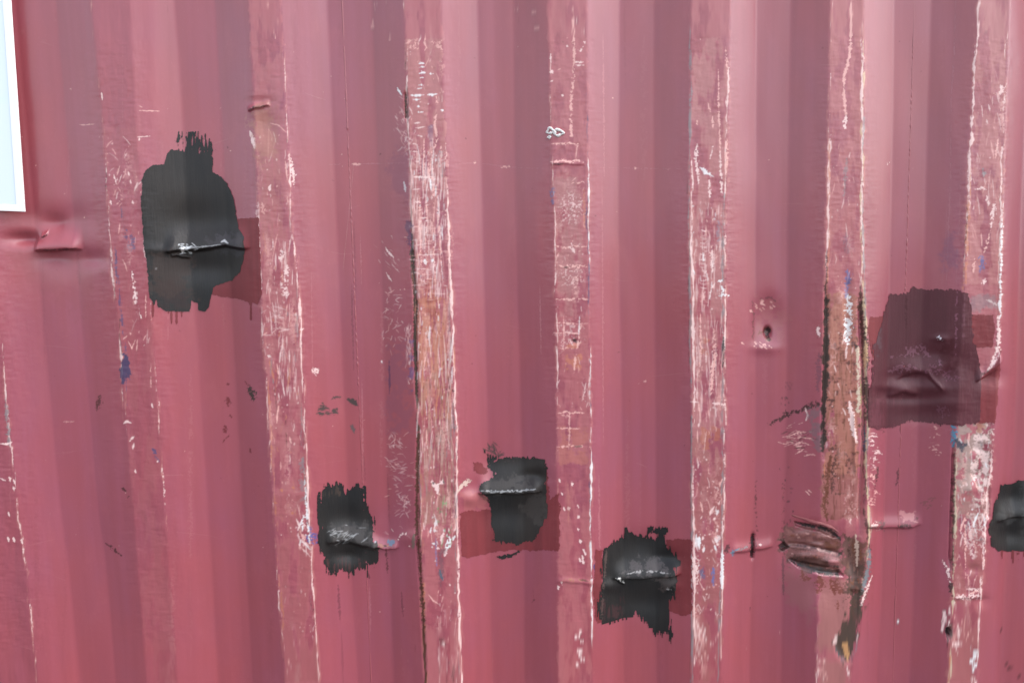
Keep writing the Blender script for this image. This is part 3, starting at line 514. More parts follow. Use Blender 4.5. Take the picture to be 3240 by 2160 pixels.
stroke([(2642, 2040), (2650, 2065), (2670, 2090), (2682, 2092)], 3.5, lin((95, 105, 112)), .7, .8, soft=4); stroke([(2712, 2000), (2710, 2050), (2694, 2085)], 2.6, lin((125, 130, 138)), .5, .8, soft=4); stroke([(2716, 2000), (2709, 2035)], 1.4, PALE, .6)
stroke([(2680, 2110), (2687, 2140)], 3, PALE, .85); area([(2636, 2018), (2645, 2015), (2650, 2028), (2640, 2030)], PALE, .7, 3, 4)
flecks(6, 2080, 2160, 20, [PINK, PALE], .0, .3, (4, 16), (60, 120), (1, 2.4), (.4, .8))
edge_wear(6, 'L', [(1960, .1), (2050, .35), (2160, .5), (2300, .3)], PALE, 2.6)
stroke([(2478, 1530), (2480, 1640), (2478, 1700)], 3, BROWN, .45, .8, False, .2); stroke([(2477, 1760), (2479, 1880)], 3.6, lin((120, 80, 85)), .7, .4)
for i in range(24):
    u = 2485+rng.normal(0, 9); v = rng.choice([1260, 1500, 1560, 1640, 1690])+rng.normal(0, 30)
    stroke([(u, v-3), (u+1, v+4)], rng.uniform(1.5, 3.2), lin((110, 70, 75)), rng.uniform(.4, .8), .8)
# right of ridge 6: pale chafe ladder, crease, spots
for i in range(26):
    v = 1370+i*9; u = 2768+rng.normal(0, 7)-i*.3
    stroke([(u-12, v+2), (u, v-2), (u+12, v+3)], rng.uniform(1.6, 3.4), PINK if i > 12 else PALE, rng.uniform(.35, .8), .8, True, -.6)
for i in range(12):
    v = 1350+i*8; u = 2957+rng.normal(0, 7); stroke([(u-10, v+2), (u, v-2), (u+10, v+3)], rng.uniform(1.6, 3), PINK, rng.uniform(.3, .6), .8, True, -.4)
stroke([(2777, 1477), (2774, 1510), (2768, 1545)], 3.4, lin((95, 50, 60)), .85, .7); stroke([(2843, 1481), (2840, 1510), (2835, 1536)], 3.2, lin((100, 55, 62)), .8, .7)
stroke([(2757, 1662), (2790, 1660)], 6, PALE, .85, .9, True, -.8); stroke([(2780, 1664), (2800, 1655)], 8, lin((130, 105, 105)), .8, .9); stroke([(2842, 1662), (2880, 1661)], 5, lin((115, 82, 82)), .85, .5); stroke([(2900, 1636), (2902, 1642)], 5, lin((110, 60, 60)), .7)
area([(2848, 1622), (2890, 1620), (2896, 1650), (2850, 1652)], lin((235, 165, 165)), .7, 6, 8, N_med, -.6); stroke([(2840, 1966), (2843, 1967)], 5, WHITE, .95)
for u0, v0 in ((2910, 1590), (2935, 1578), (2925, 1600)): stroke([(u0, v0), (u0+22, v0-4), (u0+8, v0+10)], 2, lin((140, 95, 90)), .6, .8)
stroke([(2740, 1345), (2780, 1340), (2800, 1370)], 4, BROWN, .5, 1, True, -.2); stroke([(2850, 1345), (2848, 1365)], 3, lin((110, 60, 62)), .6)

# --- ridge 7
ridge_area(7, 0, 900, lin((212, 145, 140)), .45, N_soft, -.4)
ridge_area(7, 1330, 1640, lin((190, 165, 155)), .85, N_med, -.7, .05, .95)
ridge_area(7, 1340, 1760, PALE, .75, N_med*.8+N_fine*.5, .2, .5, .98)
ridge_area(7, 1560, 2160, lin((182, 110, 108)), .55, N_soft, -.5)
ridge_area(7, 1620, 1720, lin((215, 190, 185)), .55, N_fine, .4, .45, .9)
edge_wear(7, 'L', [(0, .9), (180, .9), (380, .9), (500, .95), (700, .9), (780, .7), (900, .4), (920, 0)], PALE, 5, 2)
edge_wear(7, 'L', [(500, .2), (600, .6), (760, .95), (900, .95), (930, 0)], ORANGE, 5, 4, 3, .85)
edge_wear(7, 'L', [(600, .1), (680, .5), (760, .7), (830, .6), (900, .4)], BROWN, 2, -2, 6, .8)
edge_wear(7, 'L', [(1400, .5), (1500, .8), (1620, .9), (1800, .9), (1840, .4), (1920, .7), (2000, .2), (2060, .7), (2200, .9)], lin((235, 215, 185)), 4.5, 4, 8)
edge_wear(7, 'L', [(1380, .3), (1500, .95), (1640, .95), (1700, .4), (1800, .9), (1830, .2)], lin((82, 66, 58)), 5.5, -2, 9, .9)
edge_wear(7, 'L', [(2050, .2), (2080, .9), (2150, .8), (2200, .6)], ORANGE, 3, 3, 10, .9)
edge_wear(7, 'R', [(0, .1), (240, .2), (300, .6), (400, .3), (500, .7), (640, .8), (760, .85), (880, .7), (900, .3)], PALE, 4, -8)
edge_wear(7, 'R', [(640, .2), (740, 1), (960, 1), (1010, .6)], WHITE, 4.5, -2, 4)
edge_wear(7, 'R', [(1400, .6), (1500, .8), (1640, .9), (1800, .7), (1900, .7), (2000, .5), (2060, .2)], PALE, 5, -3, 5)
edge_wear(7, 'R', [(560, .1), (620, .6), (720, .7), (1500, .7), (1640, .6), (1660, 0)], BROWN, 2.2, -10, 6, .6)
stroke([(3158, 1000), (3162, 1060), (3155, 1120), (3140, 1155), (3120, 1180)], 6, PALE, .9, .5, True, -1.4); stroke([(3133, 1240), (3112, 1225), (3104, 1260), (3100, 1300), (3104, 1335)], 6, lin((238, 205, 160)), .9, .6)
area([(3085, 1330), (3105, 1325), (3120, 1350), (3100, 1370), (3088, 1360)], TAN, .8, 6, 8); stroke([(3095, 1195), (3110, 1185), (3132, 1172)], 5, lin((90, 45, 50)), .8, .6)
stroke([(3012, 1342), (3018, 1370), (3016, 1410)], 8, lin((90, 150, 180)), .9, .6); area([(3028, 1395), (3045, 1390), (3055, 1405), (3045, 1425), (3030, 1412)], lin((75, 78, 92)), .9, 4, 6)
for pts, w, c in (([(3134, 730), (3120, 780), (3112, 800)], 3, PINK), ([(3105, 805), (3108, 830), (3104, 870)], 7, lin((125, 120, 170))), ([(3118, 880), (3108, 905)], 4, PALE), ([(3083, 820), (3080, 860)], 3, PINK), ([(3120, 948), (3155, 965)], 3, PALE), ([(3165, 270), (3175, 320)], 6, PALE), ([(3145, 296), (3160, 297)], 3, PINK), ([(3110, 535), (3112, 560)], 6, GREY), ([(3085, 600), (3105, 595), (3120, 600)], 3, PALE), ([(3150, 500), (3158, 440)], 2.4, PINK), ([(3148, 640), (3135, 720)], 5, PALE), ([(3122, 620), (3128, 650)], 3, PALE), ([(3055, 1800), (3054, 1640), (3054, 1760)], 2.4, PINK), ([(3062, 1880), (3100, 1865), (3108, 1862)], 3, PINK), ([(3020, 1888), (3058, 1886), (3100, 1884)], 5, PALE), ([(3060, 1862), (3110, 1864)], 3, PALE), ([(3006, 1920), (3000, 1990), (2988, 1930), (2980, 2015)], 4, PALE), ([(2982, 1770), (2998, 1800), (3008, 1850)], 3.5, PALE), ([(3030, 1980), (3036, 2030)], 4, PALE), ([(3005, 2030), (3050, 2045)], 4, PALE), ([(3078, 2100), (3083, 2060), (3080, 2125)], 9, WHITE), ([(3070, 2150), (3088, 2160)], 6, PALE)):
    stroke(pts, w, c, .88, .7, True, -1.2)
area([(2996, 1984), (3010, 1982), (3014, 2000), (3006, 2016), (2998, 2022), (2994, 2000)], lin((55, 45, 45)), .95, 3, 5); area([(3003, 1842), (3014, 1845), (3012, 1880), (3004, 1870)], lin((70, 55, 52)), .85, 3, 5)
stroke([(3001, 2010), (2998, 2040)], 2.5, BROWN, .6)
flecks(7, 240, 760, 50, [PINK, PALE], .1, .98, (5, 40), (70, 110), (1, 2.4), (.3, .75))
flecks(7, 1380, 1720, 90, [PALE, WHITE, GREY, PINK], .1, .98, (5, 40), (60, 115), (1.2, 3.4), (.4, .9))
flecks(7, 1720, 2060, 60, [PALE, PINK], .1, .98, (5, 36), (70, 120), (1, 2.2), (.35, .8))
area([(3105, 2060), (3075, 2070), (3072, 2040), (3100, 2035)], lin((150, 80, 85)), .3, 8, 8)
area([(3062, 940), (3150, 930), (3152, 975), (3070, 985)], GREY, .45, 8, 6)
for u, v0, v1, a in ((3024, 0, 330, .5), (3010, 320, 900, .55), (3040, 480, 900, .5), (2996, 640, 900, .25)):
    stroke([(u, v0), (u-4, (v0+v1)/2), (u-16, v1)], 2.6, lin((190, 120, 130)), a, .4, True, -.8)
area([(2985, 760), (3020, 740), (3030, 820), (3010, 860), (2980, 850)], lin((125, 85, 115)), .4, 20, 14)

# --- shade under the creases painted in as dark lines, with dirt and cracked paint
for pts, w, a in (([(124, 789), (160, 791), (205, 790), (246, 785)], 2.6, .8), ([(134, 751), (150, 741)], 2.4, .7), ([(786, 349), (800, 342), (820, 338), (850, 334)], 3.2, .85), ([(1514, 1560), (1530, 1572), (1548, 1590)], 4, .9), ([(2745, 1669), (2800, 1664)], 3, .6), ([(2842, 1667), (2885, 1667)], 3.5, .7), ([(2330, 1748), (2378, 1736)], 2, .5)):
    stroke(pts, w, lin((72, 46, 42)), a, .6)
area([(792, 352), (850, 345), (862, 400), (872, 480), (830, 520), (808, 470)], lin((198, 138, 122)), .6, 16, 14)
area([(808, 330), (830, 318), (868, 318), (850, 333), (815, 340)], lin((170, 120, 105)), .5, 6, 6)
area([(20, 800), (110, 795), (250, 800), (330, 860), (240, 1000), (140, 900), (60, 860)], lin((160, 92, 92)), .18, 40, 24)
# dull grime washed down over the flat steel
for i in range(90):
    u = rng.uniform(-200, 3400); v = rng.uniform(-200, 2000); l = rng.uniform(120, 620)
    stroke([(u, v), (u+rng.normal(0, 3), v+l/2), (u+rng.normal(0, 5), v+l)], rng.uniform(1.2, 7), lin((150, 82, 88)) if rng.random() < .6 else lin((215, 145, 145)), rng.uniform(.05, .18), .8, True, -.5)
for i in range(260):
    u = rng.uniform(-100, 3300); v = rng.uniform(-100, 2250); t = rng.normal(0, 3)
    stroke([(u, v), (u+t, v+rng.uniform(1, 5))], rng.uniform(.6, 1.7), lin((110, 58, 62)) if rng.random() < .6 else PINK, rng.uniform(.25, .7), .8)
for i in range(60):
    u = rng.uniform(0, 3240); v = rng.uniform(0, 2160); l = rng.uniform(10, 60); t = rng.uniform(-.4, .4)
    stroke([(u-l, v-l*t), (u, v+rng.normal(0, 2)), (u+l, v+l*t)], rng.uniform(.6, 1.3), lin((220, 150, 150)), rng.uniform(.10, .25), .3, soft=3)
# faint line of the sheet's horizontal score
stroke([(1040, 521), (1120, 519), (1280, 516)], 1.6, lin((205, 130, 138)), .5, .6, True, -.8); stroke([(1430, 520), (1500, 515), (1640, 531), (1720, 533)], 1.6, lin((205, 130, 138)), .4, .6, True, -.6); stroke([(1890, 530), (2010, 533), (2180, 535)], 1.6, lin((205, 130, 138)), .45, .6, True, -.6)

# --- loose spots between the ridges
def spot(pts, w, c, a=.85): stroke(pts, w, c, a, .7)
spot([(790, 1222), (797, 1245), (802, 1268)], 8, lin((72, 62, 55)), .95); spot([(775, 1205), (786, 1222)], 2, DRED)
spot([(316, 1252), (312, 1272), (306, 1296)], 5.5, lin((100, 58, 55))); spot([(308, 1262), (301, 1292)], 2, lin((110, 62, 60)))
spot([(720, 1212), (722, 1218)], 3, DRED); spot([(719, 1256), (724, 1284)], 5.5, DRED); spot([(728, 1312), (731, 1320)], 4, DRED); spot([(711, 1345), (715, 1370)], 4.5, DRED); spot([(704, 1400), (716, 1386), (727, 1373)], 2, DRED); spot([(790, 1418), (794, 1432)], 3, DRED)
spot([(333, 1718), (360, 1737), (386, 1758)], 3.2, lin((95, 48, 58))); spot([(387, 1544), (399, 1552)], 5, lin((95, 48, 58))); spot([(406, 1570), (408, 1572)], 4, lin((95, 48, 58)))
spot([(3178, 2090), (3188, 2106), (3201, 2117)], 4.5, lin((105, 50, 60))); spot([(3222, 2135), (3228, 2145)], 4, lin((105, 50, 60))); spot([(3168, 1990), (3169, 1996)], 3, lin((105, 50, 60)))
spot([(84, 60), (90, 60)], 3.4, PALE, .7); spot([(200, 55), (212, 52)], 4, PINK, .5); spot([(220, 282), (226, 284)], 3, PINK, .6); spot([(300, 1440), (302, 1442)], 0, PINK)
spot([(200, 1334), (235, 1333)], 2, PINK, .35); spot([(112, 523), (115, 524)], 2.5, PINK, .5); spot([(262, 688), (268, 688)], 2.5, PINK, .7); spot([(68, 433), (70, 434)], 2, PINK, .5)
spot([(1085, 855), (1120, 518), (1122, 519)], 0, PINK); spot([(1115, 519), (1140, 520)], 3, PINK, .6); spot([(1500, 512), (1506, 516)], 4, PINK, .6); spot([(1585, 530), (1615, 528)], 3, PINK, .45); spot([(2005, 532), (2012, 533)], 3.5, PINK, .6)
spot([(2808, 516), (2812, 520)], 4, PALE, .6); spot([(2030, 1203), (2045, 1205)], 3, PINK, .5); spot([(1686, 1860), (1690, 1898)], 0, DRED); spot([(1688, 1898), (1690, 1900)], 4, lin((110, 50, 58))); spot([(1625, 2062), (1627, 2068)], 4, lin((100, 45, 55)))
spot([(2374, 1922), (2376, 1925)], 4, lin((110, 55, 60))); spot([(2370, 1970), (2373, 1975)], 3, lin((110, 55, 60))); spot([(2382, 1688), (2381, 1735), (2379, 1760)], 6, lin((60, 48, 45)), .9)
spot([(2390, 1565), (2392, 1600)], 2.2, lin((110, 65, 65)), .7)
for i in range(14): spot([(2392+rng.normal(0, 3), 1520+i*14), (2392+rng.normal(0, 3), 1526+i*14)], rng.uniform(1, 2.4), lin((105, 60, 62)), rng.uniform(.3, .8))
spot([(60, 20), (75, 24)], 3, PINK, .25); spot([(1606, 1978), (1608, 1980)], 3.2, PALE, .8); spot([(1117, 2120), (1119, 2122)], 3, lin((90, 40, 50)))
# greenish black scrape marks right of ridge 2
GB = lin((80, 75, 72))
area([(1003, 1300), (1012, 1280), (1022, 1270), (1032, 1285), (1050, 1290), (1070, 1308), (1040, 1315), (1020, 1312)], GB, .92, 3, 7, N_horz, -.6)
spot([(1050, 1262), (1062, 1256), (1078, 1256)], 3.4, GB, .85); area([(1090, 1260), (1102, 1255), (1120, 1265), (1134, 1284), (1120, 1278), (1100, 1270)], GB, .92, 2, 4)
area([(1103, 1343), (1116, 1343), (1125, 1360), (1122, 1374), (1112, 1360)], lin((110, 100, 100)), .85, 2, 4)
spot([(1182, 1720), (1210, 1728), (1240, 1724)], 5, TAN, .8); spot([(1215, 1724), (1221, 1728)], 5, BROWN, .9); area([(1225, 1715), (1245, 1702), (1252, 1712), (1240, 1726)], lin((110, 140, 165)), .85, 3, 5)
spot([(1186, 1712), (1192, 1720)], 6, lin((200, 200, 210)), .85); spot([(1221, 1730), (1226, 1810)], 3, lin((100, 48, 50)), .75)
for u, v in ((1265, 1690), (1272, 1686), (1258, 1704), (1262, 1697), (1293, 1727), (1282, 1686)): spot([(u, v), (u+4, v+2)], 2.6, PALE, .8)
spot([(1450, 1555), (1462, 1535), (1476, 1525), (1490, 1518)], 6, lin((245, 215, 200)), .9); area([(1456, 1560), (1500, 1550), (1540, 1580), (1530, 1610), (1470, 1612)], lin((205, 125, 120)), .45, 10, 8)
for i in range(24):
    u = 1560+rng.normal(0, 16); v = 1418+rng.normal(0, 12); t = rng.uniform(.3, 1.6); l = rng.uniform(5, 18)
    stroke([(u-l*math.cos(t), v-l*math.sin(t)), (u+l*math.cos(t), v+l*math.sin(t))], rng.uniform(1, 2), GB, rng.uniform(.5, .9))
area([(1575, 1425), (1590, 1418), (1600, 1440), (1580, 1445)], GB, .8, 3, 6, N_fine, -.2)
# long fine grime runs below the patches and down the hollows
for u, v0, v1, w, a in ((1070, 1850, 1960, 3, .5), (1163, 1810, 1830, 2.5, .7), (1080, 2000, 2160, 3, .25), (1270, 1870, 1950, 2.5, .5), (1113, 900, 1170, 2.6, .4), (1120, 700, 940, 2, .3), (1150, 1430, 1520, 2, .3), (795+0, 0, 10, 0, 0), (1226, 1500, 1650, 2, .3), (135, 790, 1150, 3, .10), (245, 800, 900, 6, .14)):
    if w: stroke([(u, v0), (u+3, (v0+v1)/2), (u+6, v1)], w, lin((110, 60, 68)), a, .5)
for u, v0, v1, w, a in ((1145, 1200, 1500, 2, .4), (985, 850, 1200, 2, .2), (1169, 1850, 2000, 2.5, .3), (1708, 900, 1120, 2, .4), (1908, 100, 560, 2.6, .35), (1905, 560, 1400, 2, .3), (1895, 1500, 1900, 3, .3), (1140, 740, 900, 2, .3)):
    stroke([(u, v0), (u+2, (v0+v1)/2), (u+4, v1)], w, lin((225, 150, 155)), a, .5)
for u, v in ((842, 15), (875, 60), (870, 100)): spot([(u, v), (u+8, v+5)], 5, PINK, .35)
for u, v in ((1190, 25), (1180, 80), (1235, 120), (1690, 40), (1640, 30), (1700, 90)): spot([(u, v-12), (u-3, v+10)], 5, PINK, .3)

# ------------------------------------------------------------------ dents (mm)
def crease(pts, amp, up=40, down=7, skew=0):
    """a fold: the sheet bulges out above the line (towards the viewer when amp > 0) and drops back just below it"""
    xs = [p[0] for p in pts]; ys = [p[1] for p in pts]
    a_, b, c, d = box(min(xs)-60, min(ys)-up*3, max(xs)+60, max(ys)+max(down, up)*3)
    X, Y = coords(a_, b, c, d)
    q_ = (X[0]-min(xs))/(max(xs)-min(xs)); ph = (abs(xs[0])*7.3) % 6.28
    yl = np.interp(X[0], xs, ys)+1.6*np.sin(q_*5+ph)+1.0*np.sin(q_*13+2*ph)
    s = Y-yl[None, :]; t = (X[0]-xs[0])/(xs[-1]-xs[0])
    tap = np.clip(np.minimum(t, 1-t)*5+.55, 0, 1); tap = tap*tap*(3-2*tap)
    DENT[c:d, a_:b] -= (amp*tap[None, :]*np.where(s < 0, np.exp(-(s/up)**2), np.exp(-(s/down)**2))).astype(np.float32)
def dimple(u, v, ru, rv, amp, p=2):
    a_, b, c, d = box(u-ru*3, v-rv*3, u+ru*3, v+rv*3); X, Y = coords(a_, b, c, d)
    DENT[c:d, a_:b] += (amp*np.exp(-(((X-u)/ru)**2+((Y-v)/rv)**2)**(p/2))).astype(np.float32)
def groove(pts, w, amp):
    xs = [p[0] for p in pts]; ys = [p[1] for p in pts]
    a_, b, c, d = box(min(xs)-w*3, min(ys)-w*3, max(xs)+w*3, max(ys)+w*3); X, Y = coords(a_, b, c, d)
    D, T = seg_dist(X, Y, pts)
    DENT[c:d, a_:b] += (amp*np.exp(-(D/w)**2)*np.clip(np.minimum(T, 1-T)*8+.2, 0, 1)).astype(np.float32)
def pit(pts, soft, amp):
    xs = [p[0] for p in pts]; ys = [p[1] for p in pts]
    a_, b, c, d = box(min(xs)-soft*2, min(ys)-soft*2, max(xs)+soft*2, max(ys)+soft*2); X, Y = coords(a_, b, c, d)
    DENT[c:d, a_:b] += (amp*np.clip(poly_sd(pts, X, Y)/soft+.5, 0, 1)).astype(np.float32)
# left dent
crease([(118, 788), (160, 790), (250, 786)], 15, 40, 4); dimple(72, 756, 52, 20, 13); dimple(172, 706, 36, 26, 7); dimple(168, 816, 46, 24, 8); dimple(290, 818, 44, 26, 6); crease([(134, 752), (152, 740)], 4, 10, 3); dimple(200, 840, 60, 40, 3); dimple(180, 690, 120, 40, 3)
# black patch, upper left
crease([(540, 796), (580, 792), (620, 788), (680, 780), (720, 772), (772, 784)], 15, 42, 5); crease([(545, 808), (600, 812)], 5, 8, 4); dimple(600, 700, 90, 60, 6); dimple(520, 790, 60, 16, -3); dimple(650, 850, 80, 40, 5)
# top of ridge 2
crease([(788, 350), (800, 342), (850, 334)], 5, 12, 3); dimple(835, 400, 40, 50, 4); dimple(826, 322, 40, 16, 2)
# patch beside ridge 2
crease([(1040, 1712), (1080, 1700), (1110, 1705), (1185, 1728)], 9, 40, 10); crease([(1180, 1726), (1222, 1731), (1256, 1728)], 9, 20, 4); dimple(1095, 1755, 45, 24, 7); dimple(1100, 1640, 60, 40, 4); dimple(1300, 1700, 40, 24, -4)
# patch between ridges 3 and 4
crease([(1524, 1556), (1560, 1556), (1640, 1554), (1700, 1548)], 16, 40, 5); dimple(1610, 1500, 110, 30, -4); dimple(1490, 1575, 30, 24, -7); dimple(1620, 1620, 100, 50, 6); dimple(1690, 1505, 40, 20, 7)
# patch between ridges 4 and 5
crease([(1950, 1824), (2000, 1822), (2060, 1816), (2140, 1812)], 15, 36, 5); crease([(1950, 1830), (1975, 1842)], 6, 8, 4); dimple(2110, 1765, 44, 26, 8); dimple(2120, 1850, 30, 20, -5); dimple(2030, 1720, 60, 40, 5); dimple(2040, 1900, 80, 40, 5); dimple(1930, 1850, 30, 20, -5)
# dent with the hole
dimple(2432, 1010, 44, 70, 8, 3); dimple(2432, 1052, 12, 18, 10, 4); dimple(2420, 1100, 40, 18, -4); crease([(2320, 1745), (2380, 1732), (2440, 1726)], 5, 22, 6); groove([(2381, 1685), (2380, 1740), (2378, 1768)], 5, 8)
# purple patch: crumpled
for (u, v, a, b_, h) in ((2900, 1160, 60, 22, -9), (2860, 1190, 40, 16, 9), (2960, 1120, 44, 26, 10), (3000, 1190, 24, 26, 9), (2840, 1225, 60, 14, -7), (2960, 1225, 50, 18, -8), (2880, 1260, 80, 14, 6), (2990, 1275, 50, 20, -5), (2790, 1240, 26, 20, 6), (3040, 1150, 40, 40, 8), (2920, 1310, 100, 26, 4), (2975, 1070, 22, 9, -6)):
    dimple(u, v, a, b_*1.1, h*.62)
crease([(2840, 1192), (2890, 1172), (2930, 1180), (2975, 1230)], 3.5, 14, 8); crease([(2810, 1250), (2860, 1236), (2900, 1245)], 3, 12, 7); dimple(3130, 1190, 40, 30, 8); crease([(3092, 1200), (3140, 1176), (3165, 1140)], 8, 26, 5)
# mouth under ridge 6, folds
pit([(2515, 1650), (2560, 1660), (2620, 1672), (2655, 1700), (2640, 1702), (2600, 1684), (2550, 1674), (2520, 1664)], 5, 9)
pit([(2500, 1770), (2560, 1785), (2650, 1800), (2668, 1822), (2600, 1818), (2530, 1796)], 9, 7)
groove([(2498, 1722), (2550, 1728), (2610, 1742), (2660, 1752)], 6, 5); pit([(2464, 1728), (2482, 1716), (2498, 1735), (2478, 1744)], 5, 9); dimple(2590, 1716, 22, 8, 3)
dimple(2575, 1735, 100, 80, 8, 4); dimple(2540, 1692, 40, 12, -4); dimple(2610, 1702, 26, 10, -3); dimple(2560, 1762, 34, 10, -3); dimple(2632, 1776, 22, 10, -6); dimple(2700, 1780, 24, 70, 14); dimple(2600, 1860, 60, 50, 5)
pit([(2694, 1870), (2724, 1872), (2722, 1920), (2718, 1990), (2706, 2050), (2690, 2088), (2670, 2092), (2646, 2056), (2642, 2034), (2658, 2002), (2682, 1955), (2692, 1910)], 14, 5)
groove([(2614, 900), (2615, 1000), (2613, 1080), (2610, 1200), (2606, 1300), (2605, 1450)], 7, 6)
groove([(2722, 940), (2728, 1080), (2738, 1200), (2736, 1400), (2728, 1560), (2722, 1690)], 8, 9); groove([(2684, 880), (2680, 1090)], 12, 4); groove([(2700, 1300), (2705, 1500)], 5, -3)
groove([(1304, 740), (1308, 860), (1315, 960), (1313, 1080), (1317, 1200), (1322, 1300)], 6, 6); groove([(1284, 290), (1286, 380)], 5, 6); groove([(1322, 1350), (1320, 1500), (1319, 1700), (1335, 1900), (1346, 2160)], 5, 5)
crease([(2745, 1668), (2800, 1662), (2885, 1664), (2905, 1658)], 6, 26, 5)
# ridge 4 nicks, ridge 7, right patch
crease([(1765, 1838), (1820, 1838), (1872, 1844)], 1.6, 10, 5); crease([(1745, 518), (1846, 518)], 1.0, 8, 4); dimple(1816, 1080, 10, 8, 3)
for v in (1420, 1500, 1545, 1590, 1700, 1800, 1900): dimple(3090+rng.normal(0, 15), v, 24, 16, rng.choice([-1, 1])*rng.uniform(2, 4.5))
crease([(3020, 1892), (3108, 1888)], 1.6, 12, 5); dimple(3110, 1480, 30, 60, 5); pit([(2994, 1984), (3012, 1982), (3014, 2000), (3006, 2016), (2998, 2020)], 4, 16); groove([(3018, 1400), (3014, 1560), (3010, 1700), (3008, 1800)], 5, 8); groove([(3132, 1540), (3128, 1640)], 4, 6)
crease([(3160, 1640), (3200, 1626), (3300, 1634)], 9, 34, 8); dimple(3200, 1690, 50, 30, 6); dimple(3190, 1570, 40, 30, 4)
# soft buckles of the whole sheet and small bruises of the ridge faces
N_b1 = fbm(CH, CW, 260, 60, 21, 2); DENT += (.7*N_b1).astype(np.float32)
BRUISE = (.16*fbm(CH, CW, 40, 14, 22, 3)+.07*fbm(CH, CW, 6, 16, 23, 2)).astype(np.float32)

def sample(arr, u, v):
    x = np.clip((u+MX)/ST, 0, CW-1.001); y = np.clip((v+MY)/ST, 0, CH-1.001)
    xi = x.astype(np.int32); yi = y.astype(np.int32); fx = (x-xi).astype(np.float32); fy = (y-yi).astype(np.float32)
    if arr.ndim == 3: fx = fx[..., None]; fy = fy[..., None]
    o = (arr[yi, xi]*(1-fx)+arr[yi, xi+1]*fx)*(1-fy)+(arr[yi+1, xi]*(1-fx)+arr[yi+1, xi+1]*fx)*fy
    fade = ((u > -MX+4) & (u < W_PX+MX-6) & (v > -MY+4) & (v < H_PX+MY-6))
    return o*(fade[..., None] if arr.ndim == 3 else fade)

# ------------------------------------------------------------------ the corrugated sheet as a height field
XL, XR, ZB, ZTOP = -1.07, 1.12, .80, 1.96
STEP = .0011
xs = np.concatenate([np.arange(-2.0, XL, .006), np.arange(XL, XR, STEP), np.arange(XR, 2.2, .006)])
zs = np.concatenate([np.arange(.30, ZB, .01), np.arange(ZB, ZTOP, STEP), np.arange(ZTOP, 2.50, .01)])
def profile(z, x):
    bx, by = [], []
    for k in range(-4, 12):
        bx += [edge_x(k, 'L', z), edge_x(k, 'R', z), edge_x(k, 'S', z), edge_x(k, 'E', z)]; by += [0, 0, DEP, DEP]
    return sum(np.interp(x+o, bx, by) for o in (-.0027, -.0014, 0, .0014, .0027))/5
Yg = np.array([profile(z, xs) for z in zs])
Xg, Zg = np.meshgrid(xs, zs)
_t = np.clip((Xg+.80)/.45, 0, 1); Yg = Yg*(.62+.38*_t*_t*(3-2*_t))     # the sheet is pressed flatter towards the left
U, V = project(Xg, Yg, Zg)
front = np.clip(1-Yg/DEP, 0, 1)**2
dm = sample(DENT, U, V)
Yg = Yg + .001*np.clip(dm, -24, 40) + .001*sample(BRUISE, U, V)*front
# pressed cup of the vertical joint in two of the hollows
SEAMS = []
for pts in ([(0, 1098), (720, 1118), (1440, 1128), (2160, 1178)], [(0, 2889), (720, 2871), (1500, 2843), (1900, 2829), (2160, 2818)]):
    x, z = unproject([p[1] for p in pts], [p[0] for p in pts], DEP); SEAMS.append(float(x.mean()))
SEAMS[0] = float(unproject(np.array([1112.]), np.array([700.]), DEP)[0][0]); SEAMS[1] = float(unproject(np.array([2868.]), np.array([800.]), DEP)[0][0])
U, V = project(Xg, Yg, Zg)
Wg = sample(WEAR_SHADE, U, V)

def mesh_from_grid(name, X, Y, Z, keep=None, col=None, parent=None, mat=None):
    h, w = X.shape
    idx = np.arange(h*w).reshape(h, w)
    f = np.stack([idx[:-1, :-1], idx[:-1, 1:], idx[1:, 1:], idx[1:, :-1]], -1).reshape(-1, 4)
    if keep is not None: f = f[keep.reshape(-1)]
    used = np.unique(f); remap = np.full(h*w, -1, np.int64); remap[used] = np.arange(len(used)); f = remap[f]
    co_ = np.stack([X.ravel()[used], Y.ravel()[used], Z.ravel()[used]], -1).astype(np.float32)
    me = bpy.data.meshes.new(name)
    me.vertices.add(len(used)); me.vertices.foreach_set('co', co_.ravel())
    n = len(f); me.loops.add(n*4); me.loops.foreach_set('vertex_index', f.astype(np.int32).ravel())
    me.polygons.add(n); me.polygons.foreach_set('loop_start', np.arange(0, n*4, 4, dtype=np.int32))
    me.polygons.foreach_set('loop_total', np.full(n, 4, np.int32))
    me.update(calc_edges=True)
    me.polygons.foreach_set('use_smooth', np.ones(n, bool))
    if col is not None:
        at = me.attributes.new('wear_shade', 'FLOAT_COLOR', 'POINT')
        at.data.foreach_set('color', col.reshape(-1, 4)[used].astype(np.float32).ravel())
    me.materials.append(mat)
    o = bpy.data.objects.new(name, me); sc.collection.objects.link(o)
    if parent is not None: o.parent = parent
    return o

# ------------------------------------------------------------------ materials
def base_mat(name):
    mt = bpy.data.materials.new(name); mt.use_nodes = True; n = mt.node_tree.nodes; b = n['Principled BSDF']
    return mt, mt.node_tree, b
def nn(t, kind, **kw):
    n = t.nodes.new(kind)
    for k, v in kw.items():
        if k.startswith('i_'): n.inputs[k[2:].replace('_', ' ')].default_value = v
        else: setattr(n, k, v)
    return n
def noise(t, scale, sx=1, sy=1, sz=1, detail=4, rough=.55):
    tc = nn(t, 'ShaderNodeTexCoord'); mp = nn(t, 'ShaderNodeMapping'); mp.inputs['Scale'].default_value = (sx, sy, sz)
    no = nn(t, 'ShaderNodeTexNoise'); no.inputs['Scale'].default_value = scale; no.inputs['Detail'].default_value = detail; no.inputs['Roughness'].default_value = rough
    t.links.new(tc.outputs['Object'], mp.inputs[0]); t.links.new(mp.outputs[0], no.inputs['Vector']); return no.outputs['Fac']
